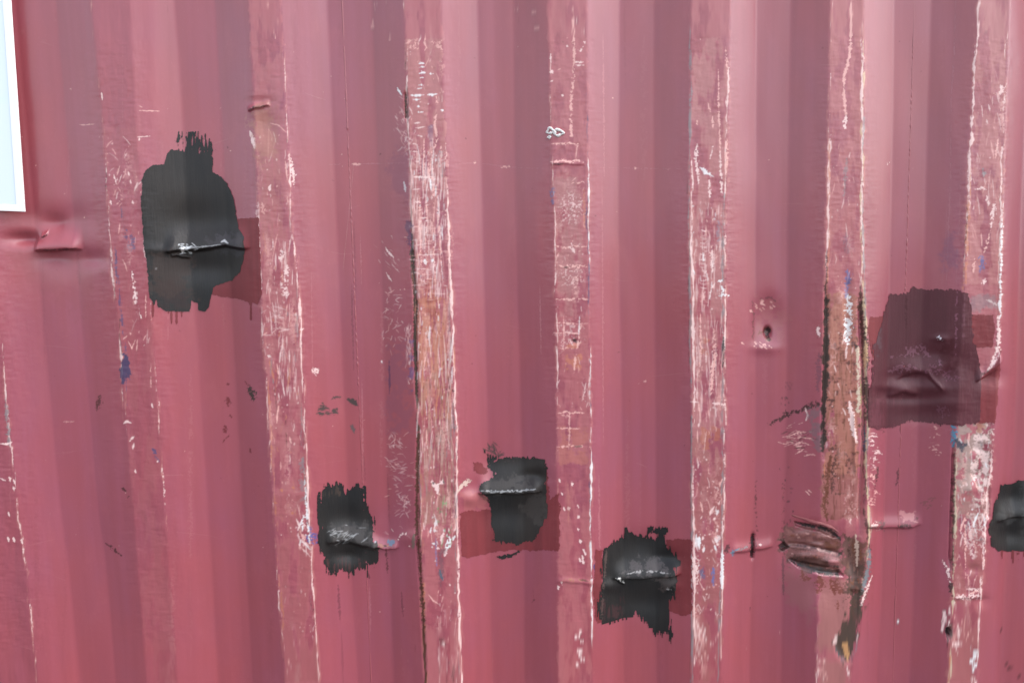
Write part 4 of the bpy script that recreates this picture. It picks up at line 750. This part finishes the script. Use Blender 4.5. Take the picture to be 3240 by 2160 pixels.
def ramp(t, src, stops):
    r = nn(t, 'ShaderNodeValToRGB'); e = r.color_ramp.elements
    while len(e) < len(stops): e.new(.5)
    for i, (p, c) in enumerate(stops): e[i].position = p; e[i].color = (*c, 1) if len(c) == 3 else c
    t.links.new(src, r.inputs[0]); return r.outputs[0]
def mix(t, fac, a, b, kind='MIX'):
    m_ = nn(t, 'ShaderNodeMix', data_type='RGBA', blend_type=kind)
    for s, v in ((0, fac), (6, a), (7, b)):
        if hasattr(v, 'links'): t.links.new(v, m_.inputs[s])
        else: m_.inputs[s].default_value = v if not isinstance(v, tuple) else (*v, 1)[:4]
    return m_.outputs[2]
def bump(t, src, b, strength, dist):
    bp = nn(t, 'ShaderNodeBump'); bp.inputs['Strength'].default_value = strength; bp.inputs['Distance'].default_value = dist
    t.links.new(src, bp.inputs['Height']); t.links.new(bp.outputs[0], b.inputs['Normal'])

def painted(name, base, alt, rough=.42, spec=.5, with_wear=True, var=1.0, coat=0, brush=False):
    mt, t, b = base_mat(name)
    c = mix(t, ramp(t, noise(t, 4.5, 1, 1, .5, 5, .6), [(.36, (0, 0, 0)), (.62, (1, 1, 1))]), base, alt)
    c = mix(t, ramp(t, noise(t, 24, 1, 1, .06, 4, .6), [(.42, (0, 0, 0)), (.68, (.34*var,)*3)]), c, tuple(x*.74 for x in base))
    g = tuple(min(1, x*1.12) for x in base)
    streak = ramp(t, noise(t, 60, 1, 1, .035, 3, .5), [(.38, (0, 0, 0)), (.62, (1, 1, 1))])
    c = mix(t, ramp(t, noise(t, 60, 1, 1, .035, 3, .5), [(.35, (0, 0, 0)), (.65, (.30*var,)*3)]), c, tuple(x*.80 for x in base))
    c = mix(t, ramp(t, noise(t, 22, 1, 1, .6, 6, .7), [(.55, (0, 0, 0)), (.75, (.22*var,)*3)]), c, tuple(min(1, x*1.15+.03) for x in base))
    c = mix(t, ramp(t, noise(t, 260, 1, 1, 1, 3, .7), [(.62, (0, 0, 0)), (.72, (.25*var,)*3)]), c, tuple(min(1, x*1.2+.04) for x in base))
    rr = nn(t, 'ShaderNodeMapRange'); rr.inputs['To Min'].default_value = rough-.08; rr.inputs['To Max'].default_value = rough+.10
    t.links.new(noise(t, 9, 1, 1, .3, 5), rr.inputs['Value'])
    ro = rr.outputs[0]
    if with_wear:
        at = nn(t, 'ShaderNodeAttribute', attribute_name='wear_shade')
        c = mix(t, at.outputs['Alpha'], c, at.outputs['Color'])
        mr = nn(t, 'ShaderNodeMix', data_type='FLOAT'); t.links.new(at.outputs['Alpha'], mr.inputs[0]); t.links.new(ro, mr.inputs[2]); mr.inputs[3].default_value = .62
        ro = mr.outputs[0]
    t.links.new(c, b.inputs['Base Color']); t.links.new(ro, b.inputs['Roughness'])
    b.inputs['Specular IOR Level'].default_value = spec; b.inputs['Coat Weight'].default_value = coat; b.inputs['Coat Roughness'].default_value = .24
    if brush:
        c0 = noise(t, 260, 1, 1, .05, 3, .6)
        hv = nn(t, 'ShaderNodeMapRange'); hv.inputs['To Min'].default_value = -.14; hv.inputs['To Max'].default_value = .14; t.links.new(c0, hv.inputs['Value'])
        ad = nn(t, 'ShaderNodeMath', operation='ADD'); t.links.new(ro, ad.inputs[0]); t.links.new(hv.outputs[0], ad.inputs[1]); t.links.new(ad.outputs[0], b.inputs['Roughness'])
        bump(t, c0, b, .5, .0008)
    else: bump(t, noise(t, 90, 1, 1, .35, 4, .6), b, .12, .001)
    return mt
PAINT = painted('container_red_paint', (.366, .073, .090), (.330, .077, .114), .42, .5, coat=.7)
BLACKP = painted('black_touch_up_paint', (.014, .014, .015), (.034, .026, .022), .42, .40, True, .8, brush=True)
REDP = painted('red_touch_up_paint', (.185, .030, .036), (.245, .040, .046), .45, .4, True, 1.6)
PURP = painted('purple_touch_up_paint', (.085, .020, .027), (.125, .030, .040), .45, .35, True, 1.2, brush=True)

# ------------------------------------------------------------------ the container
C_LABEL = 'battered red corrugated steel container side, scratched down to bare metal along its ridges'
root = bpy.data.objects.new('shipping_container', None); sc.collection.objects.link(root)
root['label'] = C_LABEL; root['category'] = 'shipping container'
cuts = [0]+[int(np.argmin(np.abs(xs-s))) for s in SEAMS]+[len(xs)-1]
panels = []
for i in range(3):
    s = slice(cuts[i], cuts[i+1]+1)
    panels.append(mesh_from_grid('side_panel', Xg[:, s], Yg[:, s], Zg[:, s], None, Wg[:, s], root, PAINT))
def panel_of(u): return panels[0] if u < 1115 else (panels[1] if u < 2865 else panels[2])

# touch-up paint: ragged films lying on the sheet
def film(name, masks, mat, off, u0, v0, u1, v1, owner, label=None, extra=None):
    """masks: list of (polygon, rag, streak) painted as ragged brush shapes"""
    a_, b, c, d = box(u0, v0, u1, v1); X, Y = coords(a_, b, c, d)
    best = np.full((d-c, b-a_), -99., np.float32)
    for pts, rag, streak in masks:
        sd = poly_sd(pts, X, Y)+rag*(N_med[c:d, a_:b]*.5+N_fine[c:d, a_:b]*.35+N_brush[c:d, a_:b]*streak)
        best = np.maximum(best, sd)
    full = np.full((CH, CW), -99., np.float32); full[c:d, a_:b] = best
    L = new_layer() if extra else None
    if extra: extra(L)
    inb = (U > u0) & (U < u1) & (V > v0) & (V < v1)
    r = np.where(inb.any(1))[0]; q = np.where(inb.any(0))[0]
    r0, r1, q0, q1 = r[0], r[-1]+1, q[0], q[-1]+1
    def up2(A):
        A = A[r0:r1, q0:q1]; h, w = A.shape; B = np.empty((2*h-1, 2*w-1)); B[::2, ::2] = A
        B[1::2, ::2] = (A[:-1]+A[1:])/2; B[:, 1::2] = (B[:, :-1:2]+B[:, 2::2])/2; return B
    X2, Y2, Z2 = up2(Xg), up2(Yg), up2(Zg)
    u2, v2 = project(X2, Y2, Z2)
    val = sample(np.maximum(full, -99)+99, u2, v2)-99
    cv = (val[:-1, :-1]+val[1:, :-1]+val[:-1, 1:]+val[1:, 1:])/4
    keep = cv > 0
    col = sample(L, u2, v2) if extra else np.zeros((*X2.shape, 4), np.float32)
    o = mesh_from_grid(name, X2, Y2-off, Z2, keep, col, owner, mat)
    if label: o['label'] = label
    return o
def cr(pts, ox, oy, k=.4592): return [(ox+x*k, oy+y*k) for x, y in pts]
def drip(u, v0, v1, w=4): return ([(u-w, v0), (u+w, v0), (u+w*.8, v1), (u, v1+w), (u-w*.8, v1)], .8, 0)

P1 = [(452,720),(448,643),(450,574),(459,542),(482,523),(519,519),(528,487),(539,473),(578,480),(611,482),(640,486),(655,478),(664,484),(674,500),(673,546),(702,560),(721,583),(735,615),(741,643),(748,680),(756,720),(771,752),(776,789),(768,830),(762,858),(735,885),(712,894),(675,908),(668,940),(661,972),(647,986),(629,982),(627,959),(606,950),(601,986),(528,984),(500,968),(496,950),(487,968),(473,940),(468,858),(464,826),(455,766)]
def x1(L):
    for v0 in (0,):
        area([(500, 960), (600, 980), (600, 900), (500, 880)], lin((78, 66, 66)), .6, 30, 20, None, -9, L)
        area([(480, 800), (600, 800), (610, 940), (480, 930)], lin((88, 76, 72)), .55, 24, 20, None, -9, L)
        area([(650, 760), (760, 735), (770, 790), (700, 800)], lin((92, 88, 92)), .5, 20, 20, None, -9, L)
    for i in range(40):
        u = 590+rng.normal(0, 14); v = 788+rng.normal(0, 8); l = rng.uniform(2, 9); t = rng.uniform(-.8, .8)
        stroke([(u-l, v-l*t), (u+l, v+l*t)], rng.uniform(1, 2.4), (.7, .72, .74) if rng.random() < .6 else DARK, rng.uniform(.5, .95), L=L)
    stroke([(575, 791), (582, 792)], 6, (.8, .8, .8), .95, .6, L=L); stroke([(700, 766), (712, 762), (722, 770)], 3, (.6, .6, .62), .7, L=L)
    stroke([(600, 784), (650, 780), (700, 774)], 2.5, (.35, .35, .36), .7, L=L); stroke([(545, 806), (580, 812), (615, 806)], 5, DARK, .9, .7, L=L)  # light line along the crease and the shade below it, painted in
    stroke([(493, 848), (496, 852)], 4, (.2, .18, .18), .6, L=L)
film('paint_patch', [([(740,693),(818,690),(823,800),(830,930),(815,962),(800,958),(794,975),(782,955),(750,945),(735,943),(700,940),(665,930),(655,900),(700,800)], 2, 0), drip(794, 960, 1010, 3.4),
                     drip(543, 975, 1022, 3.2), drip(559, 975, 1022, 3.4), drip(575, 980, 1000, 3), drip(484, 955, 1000, 4), drip(533, 975, 990, 2.4)], REDP, .0005, 440, 680, 850, 1040, panels[0], 'dark red touch-up patch with drips, showing beside the upper left black patch')
film('paint_patch', [(P1, 1.6, .3), ([(590,432),(611,428),(625,432),(652,450),(661,473),(668,492),(640,488),(611,484),(590,480)], 9, 1.6), ([(550,440),(556,446),(566,437),(576,434),(574,440),(562,452),(552,446)], 3, .3)], BLACKP, .0011, 430, 415, 800, 1000, panels[0], 'tall black paint patch with a creased dent, upper left', x1)
P2 = cr([(470,200),(590,195),(600,240),(620,250),(690,215),(750,215),(765,330),(800,430),(820,540),(840,660),(825,740),(770,745),(760,775),(640,795),(560,815),(500,820),(470,700),(435,640),(425,400),(435,270)], 810, 1440)
def x2(L):
    area(cr([(560,480),(700,450),(800,500),(820,640),(700,600),(620,560),(520,590)], 810, 1440), lin((112, 106, 104)), .4, 20, 12, N_med, -.9, L)  # grey highlight on the dented film, painted into the colour
    for i in range(40):
        u = 1092+rng.normal(0, 26); v = 1690+rng.normal(0, 14); t = rng.uniform(-1.2, .5); l = rng.uniform(2, 12)
        stroke([(u-l, v-l*t), (u+l, v+l*t)], rng.uniform(.8, 1.8), (.30, .30, .30), rng.uniform(.3, .8), L=L)
    area(cr([(440,230),(560,200),(560,260),(450,300)], 810, 1440), lin((105, 88, 80)), .5, 8, 10, N_vert, 0, L)
    area(cr([(480,720),(760,720),(740,790),(520,820)], 810, 1440), lin((110, 72, 72)), .5, 8, 10, N_vert, .5, L)
film('paint_patch', [(P2, 5, 1.0)]+[drip(*a) for a in ((1163, 1780, 1825, 1.8), (1104, 1800, 1828, 1.6), (1120, 1800, 1818, 1.6), (1052, 1530, 1560, 2))], BLACKP, .0009, 990, 1500, 1215, 1840, panels[0], 'small black paint patch right of the second ridge, near the bottom', x2)
P3 = [(1557,1467),(1575,1446),(1632,1441),(1722,1453),(1729,1515),(1729,1605),(1722,1653),(1688,1708),(1632,1722),(1564,1708),(1554,1626),(1543,1570),(1522,1557),(1522,1529),(1557,1515),(1564,1495),(1543,1474)]
def x3(L):
    area([(1530,1530),(1600,1500),(1660,1510),(1690,1550),(1600,1556),(1530,1552)], lin((112,106,103)), .4, 20, 12, N_med, -1.1, L)  # highlight above the crease painted in as grey
    area([(1650,1600),(1690,1560),(1728,1570),(1726,1650),(1690,1660)], lin((96,90,86)), .6, 18, 12, None, -9, L)
    stroke([(1522, 1552), (1570, 1554), (1640, 1552), (1695, 1547)], 3, (.4, .4, .4), .8, .6, True, -1, L=L)
    area([(1575,1440),(1650,1430),(1640,1460),(1580,1460)], lin((100,85,85)), .5, 8, 12, N_horz, 0, L)
film('paint_patch', [([(1456,1619),(1557,1610),(1700,1600),(1768,1560),(1770,1598),(1771,1722),(1767,1743),(1694,1739),(1626,1739),(1543,1750),(1481,1766),(1460,1756)], 3, .3), ([(1492,1455),(1530,1470),(1545,1490),(1520,1500),(1500,1490)], 5, .2), ([(1720,1450),(1735,1520),(1745,1600),(1725,1600),(1715,1500)], 3, .3)], REDP, .0005, 1440, 1430, 1800, 1790, panels[1], 'wide dark red touch-up patch under the black patch at lower centre')
film('paint_patch', [(P3, 4, .5), ([(1535,1425),(1560,1440),(1580,1450),(1555,1470)], 6, .8), ([(1575, 1760), (1640, 1742), (1625, 1760), (1590, 1768)], 5, .2)], BLACKP, .0011, 1500, 1400, 1760, 1790, panels[1], 'black paint patch over a sharp crease, left of the fifth ridge', x3)
P4 = cr([(790,505),(830,540),(900,550),(980,575),(1005,545),(960,530),(990,500),(1075,500),(1075,535),(1040,560),(1060,600),(1120,680),(1160,740),(1110,780),(1130,820),(1140,900),(1110,960),(1080,1020),(1070,1080),(1090,1150),(1110,1230),(1095,1300),(1085,1250),(1040,1210),(1030,1240),(1020,1205),(985,1240),(970,1190),(920,1150),(880,1110),(850,1065),(830,1095),(760,1130),(700,1150),(620,1165),(590,1120),(600,1000),(620,860),(620,700),(650,640),(720,580),(770,560)], 1620, 1440)
def x4(L):
    area(cr([(770,790),(830,740),(980,700),(1060,790),(1000,810),(830,810)], 1620, 1440), lin((120,112,112)), .5, 16, 14, None, -9, L)  # painted highlight on the bulge over the crease
    stroke(cr([(790,815),(860,800),(950,798),(1080,812)], 1620, 1440), 3, (.38, .36, .35), .8, .6, True, -1, L=L)
    stroke(cr([(715,845),(740,850),(770,875)], 1620, 1440), 3.4, (.62, .6, .56), .9, .5, L=L); stroke(cr([(1065,918),(1095,922)], 1620, 1440), 3.4, (.6, .58, .55), .9, .5, L=L)
    area(cr([(1020,860),(1120,850),(1130,920),(1040,900)], 1620, 1440), lin((112,100,96)), .55, 14, 12, None, -9, L)
    stroke(cr([(650,660),(630,900),(615,1130)], 1620, 1440), 3, lin((130,105,100)), .5, .5, False, -.6, L=L)
    area(cr([(640,1020),(760,1000),(740,1120),(630,1140)], 1620, 1440), lin((100,70,72)), .5, 12, 14, N_vert, 0, L)
film('paint_patch', [(cr([(1060,585),(1100,575),(1235,580),(1240,1000),(1238,1090),(1170,1103),(1110,1080),(1060,1060),(1060,800)], 1620, 1440), 3, .2)], REDP, .0005, 1870, 1680, 2200, 1990, panels[1], 'dark red touch-up patch right of the black star shaped patch')
film('paint_patch', [(cr([(580,650),(620,652),(625,800),(622,1160),(575,1150),(560,900)], 1620, 1440), 3, .3)], REDP, .0005, 1860, 1680, 2200, 1990, panels[1], 'narrow dark red touch-up strip left of the black star shaped patch')
film('paint_patch', [(P4, 3.5, .9), (cr([(925,560),(935,495),(975,490),(960,520)], 1620, 1440), 3, .4)]+[drip(*a) for a in ((2122, 2000, 2034, 2), (2073, 1990, 2008, 1.8), (2095, 1995, 2016, 1.8))], BLACKP, .0011, 1870, 1650, 2180, 2050, panels[1], 'black ragged star shaped paint patch left of the sixth ridge', x4)
P5 = cr([(840,460),(950,450),(1000,410),(1060,430),(1170,420),(1300,430),(1380,450),(1400,600),(1420,800),(1470,1000),(1465,1100),(1460,1300),(1440,1350),(1300,1360),(1170,1350),(960,1330),(860,1370),(720,1390),(680,1370),(690,1200),(720,1000),(730,800),(800,600),(820,500)], 2430, 720)
def x5(L):
    for pts, w, c, a in (([(850,890),(960,850),(1060,840),(1110,890)], 9, (165,115,130), .5), ([(830,990),(930,960),(1040,975)], 9, (160,112,125), .5), ([(1090,990),(1180,960),(1240,1010),(1330,1060)], 12, (150,100,115), .55), ([(1170,1230),(1240,1290)], 12, (140,95,108), .45), ([(1165,755),(1210,768)], 5, (240,230,235), .95), ([(1180,890),(1185,960)], 3, (170,125,140), .6), ([(1300,440),(1295,650),(1290,900)], 2.4, (165,110,125), .7), ([(1350,460),(1345,800)], 3, (140,95,105), .5), ([(950,450),(950,700)], 2, (90,50,60), .7)):
        stroke(cr(pts, 2430, 720), w, lin(c), a, .9, True, -.6, L=L)
    area(cr([(1190,800),(1280,760),(1290,1000),(1200,960)], 2430, 720), lin((95,52,60)), .7, 14, 12, None, -9, L)
    area(cr([(740,700),(780,690),(790,820),(760,860),(735,800)], 2430, 720), lin((115,90,95)), .8, 6, 8, None, -9, L)
    area(cr([(690,1200),(830,1180),(820,1380),(690,1380)], 2430, 720), lin((140,85,95)), .5, 18, 14, N_vert, -.4, L)
film('paint_patch', [(cr([(700,612),(830,610),(830,900),(720,900),(690,720)], 2430, 720), 2, .2)], REDP, .0005, 2740, 980, 3180, 1350, panels[2], 'dark red touch-up patch showing left of the purple patch')
film('paint_patch', [(cr([(1350,605),(1548,600),(1562,700),(1545,820),(1360,830),(1350,700)], 2430, 720), 2, .2)], REDP, .0005, 2740, 980, 3180, 1350, panels[2], 'dark red square touch-up patch right of the purple patch')
film('paint_patch', [(cr([(1604,850),(1600,1000),(1580,1200),(1560,1345),(1440,1345),(1440,1050),(1500,1010),(1560,960)], 2430, 720), 3, .3)], REDP, .0005, 2740, 980, 3180, 1350, panels[2], 'dark red touch-up patch showing at the lower right of the purple patch')
film('paint_patch', [(P5, 3, .6)], PURP, .0011, 2730, 890, 3120, 1370, panels[2], 'large purple brown paint patch over crumpled steel at the right', x5)
def x6(L):
    area(cr([(1570,420),(1764,390),(1900,400),(1900,450),(1600,450)], 2430, 1440), lin((112,110,108)), .4, 18, 14, N_med, -.8, L)  # soft grey highlight painted across the dent
    stroke(cr([(1764,190),(1764,640)], 2430, 1440), 8, lin((105,105,105)), .25, .8, False, L=L)
film('paint_patch', [(cr([(1600,640),(1950,650),(1950,660),(1600,660)], 2430, 1440), 3, .3)]+[drip(*a) for a in ((3170, 1735, 1766, 2), (3204, 1735, 1780, 3), (3221, 1735, 1770, 3), (3240, 1735, 1760, 3), (3262, 1735, 1775, 3))], REDP, .0005, 3140, 1710, 3400, 1800, panels[2], 'dark red paint drips under the black patch at the right edge')
film('paint_patch', [(cr([(1950,190),(1820,170),(1740,175),(1600,205),(1590,260),(1555,340),(1545,430),(1520,520),(1540,620),(1580,655),(1764,658),(1950,650)], 2430, 1440), 3, .4)], BLACKP, .0011, 3110, 1500, 3360, 1760, panels[2], 'black paint patch at the right edge of the container side', x6)

# vertical weld beads between the sheets
def tube_along(name, pts, r, mat, parent, seg=8, wob=.2, seed=0, flat=1.0):
    rr = np.random.default_rng(seed); V_ = []; Fc = []
    for i, p in enumerate(pts):
        q = r*(1+wob*rr.normal())
        for j in range(seg):
            a = 2*math.pi*j/seg; V_.append((p[0]+math.cos(a)*q, p[1]+math.sin(a)*q*flat, p[2]))
    for i in range(len(pts)-1):
        for j in range(seg):
            a = i*seg+j; b = i*seg+(j+1) % seg; Fc.append((a, b, b+seg, a+seg))
    me = bpy.data.meshes.new(name); me.from_pydata(V_, [], Fc); me.update()
    for p in me.polygons: p.use_smooth = True
    me.materials.append(mat); o = bpy.data.objects.new(name, me); sc.collection.objects.link(o); o.parent = parent; return o
SEAMM = painted('weld_paint', (.36, .082, .098), (.37, .085, .105), .42, .5, False, .6, coat=.8)
for i, s in enumerate(cuts[1:3]):
    step = np.unique(np.clip(np.arange(0, len(zs), 3), 0, len(zs)-1))
    tube_along('weld_seam', [(xs[s], Yg[q, s]+.0010, zs[q]) for q in step], .0018, SEAMM, root, 8, .18, i+5, .9)

# curled lips of torn steel standing off the sheet along the open folds
def lip(pts, out, drop, th, label):
    """ribbon along photo points: rises 'out' metres off the sheet, curls by 'drop' metres"""
    n = 26; P_ = np.array(pts, float); tt = np.linspace(0, len(P_)-1, n)
    us = np.interp(tt, range(len(P_)), P_[:, 0]); vs = np.interp(tt, range(len(P_)), P_[:, 1]); rr = np.random.default_rng(int(P_[0, 0]))
    V_, Fc = [], []; jag = .75+.25*np.sin(tt*5)+rr.normal(0, .12, n)
    for i in range(n):
        x, z = unproject(np.array([us[i]]), np.array([vs[i]]), .006); x, z = float(x[0]), float(z[0])
        iy = int(np.argmin(np.abs(zs-z))); ix = int(np.argmin(np.abs(xs-x))); y = min(Yg[max(iy-8, 0):iy+9, ix].min(), Yg[iy, ix])+.001
        e = math.sin(math.pi*i/(n-1))**.6*jag[i]
        sec = [(y, z+.0035), (y-out*.55*e, z+.002), (y-out*e, z-drop*.35*e), (y-out*.9*e, z-drop*e)]
        sec += [(a+th, b-.0004) for a, b in reversed(sec)]
        V_ += [(x, a, b) for a, b in sec]
    for i in range(n-1):
        for j in range(8):
            a = i*8+j; b = i*8+(j+1) % 8; Fc.append((a, b, b+8, a+8))
    me = bpy.data.meshes.new('torn_lip'); me.from_pydata(V_, [], Fc); me.update()
    for p in me.polygons: p.use_smooth = True
    me.materials.append(LIPM); o = bpy.data.objects.new('torn_lip', me); sc.collection.objects.link(o); o.parent = panels[1]; o['label'] = label
LIPM = painted('chipped_rusty_paint', (.30, .075, .08), (.12, .05, .045), .6, .4, False, 1.8)
lip([(2512, 1638), (2545, 1645), (2590, 1652), (2628, 1664), (2652, 1684)], .0045, .004, .0012, 'curled rusty lip along the top of the torn mouth')

# lump of white sealant on the fifth ridge (two rings)
def ring_lump(name, rings, mat, parent):
    V_ = []; Fc = []
    for (u, v, ru, rv, tr) in rings:
        n, m_ = 20, 8; base = len(V_)
        for i in range(n):
            a = 2*math.pi*i/n; k = 1+.18*math.sin(3*a+u)+.1*math.sin(5*a)
            uu, vv = u+ru*k*math.cos(a), v+rv*k*math.sin(a)
            x, z = unproject(np.array([uu]), np.array([vv]), 0.0); x = float(x[0]); z = float(z[0])
            iy = int(np.argmin(np.abs(zs-z))); ix = int(np.argmin(np.abs(xs-x))); y = Yg[iy, ix]-.001
            for j in range(m_):
                b_ = 2*math.pi*j/m_; q = tr*(1+.3*math.sin(4*a+2))
                V_.append((x+math.cos(a)*math.cos(b_)*q, y+math.sin(b_)*q*.8, z-math.sin(a)*math.cos(b_)*q))
        for i in range(n):
            for j in range(m_):
                p, q_, r_, s_ = base+i*m_+j, base+i*m_+(j+1) % m_, base+((i+1) % n)*m_+(j+1) % m_, base+((i+1) % n)*m_+j
                Fc.append((p, q_, r_, s_))
    me = bpy.data.meshes.new(name); me.from_pydata(V_, [], Fc); me.update()
    for p in me.polygons: p.use_smooth = True
    me.materials.append(mat); o = bpy.data.objects.new(name, me); sc.collection.objects.link(o); o.parent = parent; return o
mt, t, b = base_mat('white_sealant')
t.links.new(mix(t, noise(t, 300, detail=4), (.62, .58, .57), (.85, .83, .80)), b.inputs['Base Color']); b.inputs['Roughness'].default_value = .5
bump(t, noise(t, 500), b, .5, .001)
o = ring_lump('sealant_lump', [(1741, 414, 9, 8, .0024), (1767, 420, 13, 9, .0026), (1738, 434, 4, 3, .0016)], mt, panels[1]); o['label'] = 'small white lump of sealant in two rings on a ridge edge'

# ------------------------------------------------------------------ sign board at the upper left
def quad_board(name, corners, y0, y1, mat, parent, hole=None, rnd=0):
    """flat board between y0 (front) and y1 (back); hole = inner corners cut out (a frame)"""
    V_ = []; Fc = []
    def ring(c, y): 
        b0 = len(V_); V_.extend([(x, y, z) for x, z in c]); return [b0, b0+1, b0+2, b0+3]
    of, ob = ring(corners, y0), ring(corners, y1)
    if hole is None:
        Fc += [of, ob[::-1]]
    else:
        inf, inb_ = ring(hole, y0), ring(hole, y1)
        for i in range(4):
            j = (i+1) % 4; Fc += [(of[i], of[j], inf[j], inf[i]), (ob[j], ob[i], inb_[i], inb_[j]), (inf[i], inf[j], inb_[j], inb_[i])]
    for i in range(4):
        j = (i+1) % 4; Fc.append((of[j], of[i], ob[i], ob[j]))
    me = bpy.data.meshes.new(name); me.from_pydata(V_, [], Fc); me.update(); me.materials.append(mat)
    o = bpy.data.objects.new(name, me); sc.collection.objects.link(o); o.parent = parent
    bv = o.modifiers.new('bevel', 'BEVEL'); bv.width = .0006; bv.segments = 2
    return o
SY = -.0065
def P(u, v):
    x, z = unproject(np.array([float(u)]), np.array([float(v)]), SY); return float(x[0]), float(z[0])
br, bri = P(78, 670), P(51, 648)
tr = P(33, 0); dirx = (tr[0]-br[0], tr[1]-br[1]); k_ = 1.25
trx = (br[0]+dirx[0]*k_, br[1]+dirx[1]*k_)
ti = P(7, 0); dix = (ti[0]-bri[0], ti[1]-bri[1]); bw = .016
Wd = .30; bl = P(0, 667); sl_b = (br[1]-bl[1])/(br[0]-bl[0])
outer = [(br[0]-Wd, br[1]-sl_b*Wd), br, trx, (trx[0]-Wd, trx[1]-sl_b*Wd)]
il = Wd-2*bw
inner_top = (bri[0]+dix[0]*(k_-.03), bri[1]+dix[1]*(k_-.03))
inner = [(bri[0]-il, bri[1]-sl_b*il), bri, inner_top, (inner_top[0]-il, inner_top[1]-sl_b*il)]
sg = bpy.data.objects.new('sign', None); sc.collection.objects.link(sg)
sg['label'] = 'pale blue sign with a thick white border at the upper left edge of the picture'; sg['category'] = 'sign'
mt, t, b = base_mat('white_border'); t.links.new(mix(t, noise(t, 30), (.86, .86, .85), (.93, .93, .92)), b.inputs['Base Color']); b.inputs['Roughness'].default_value = .45
quad_board('border', outer, SY, -.0025, mt, sg, inner)
mt, t, b = base_mat('pale_blue_print')
c = mix(t, noise(t, 6, 1, 1, .3), (.72, .82, .90), (.78, .87, .93)); c = mix(t, ramp(t, noise(t, 9, 1, 1, 2), [(.55, (0, 0, 0)), (.8, (.4, .4, .4))]), c, (.62, .86, .84))
t.links.new(c, b.inputs['Base Color']); b.inputs['Roughness'].default_value = .4
quad_board('face', [(x, z) for x, z in inner], SY+.001, -.0026, mt, sg)

# ------------------------------------------------------------------ ground (below the frame; light comes back up from it)
me = bpy.data.meshes.new('ground'); S = 60
me.from_pydata([(-S, -S, 0), (S, -S, 0), (S, S, 0), (-S, S, 0)], [], [(0, 1, 2, 3)]); me.update()
mt, t, b = base_mat('gravel_ground')
c = ramp(t, noise(t, 40, detail=8), [(.3, (.03, .028, .025)), (.7, (.08, .074, .068))]); t.links.new(c, b.inputs['Base Color']); b.inputs['Roughness'].default_value = .9
me.materials.append(mt); g = bpy.data.objects.new('ground', me); sc.collection.objects.link(g); g['kind'] = 'structure'
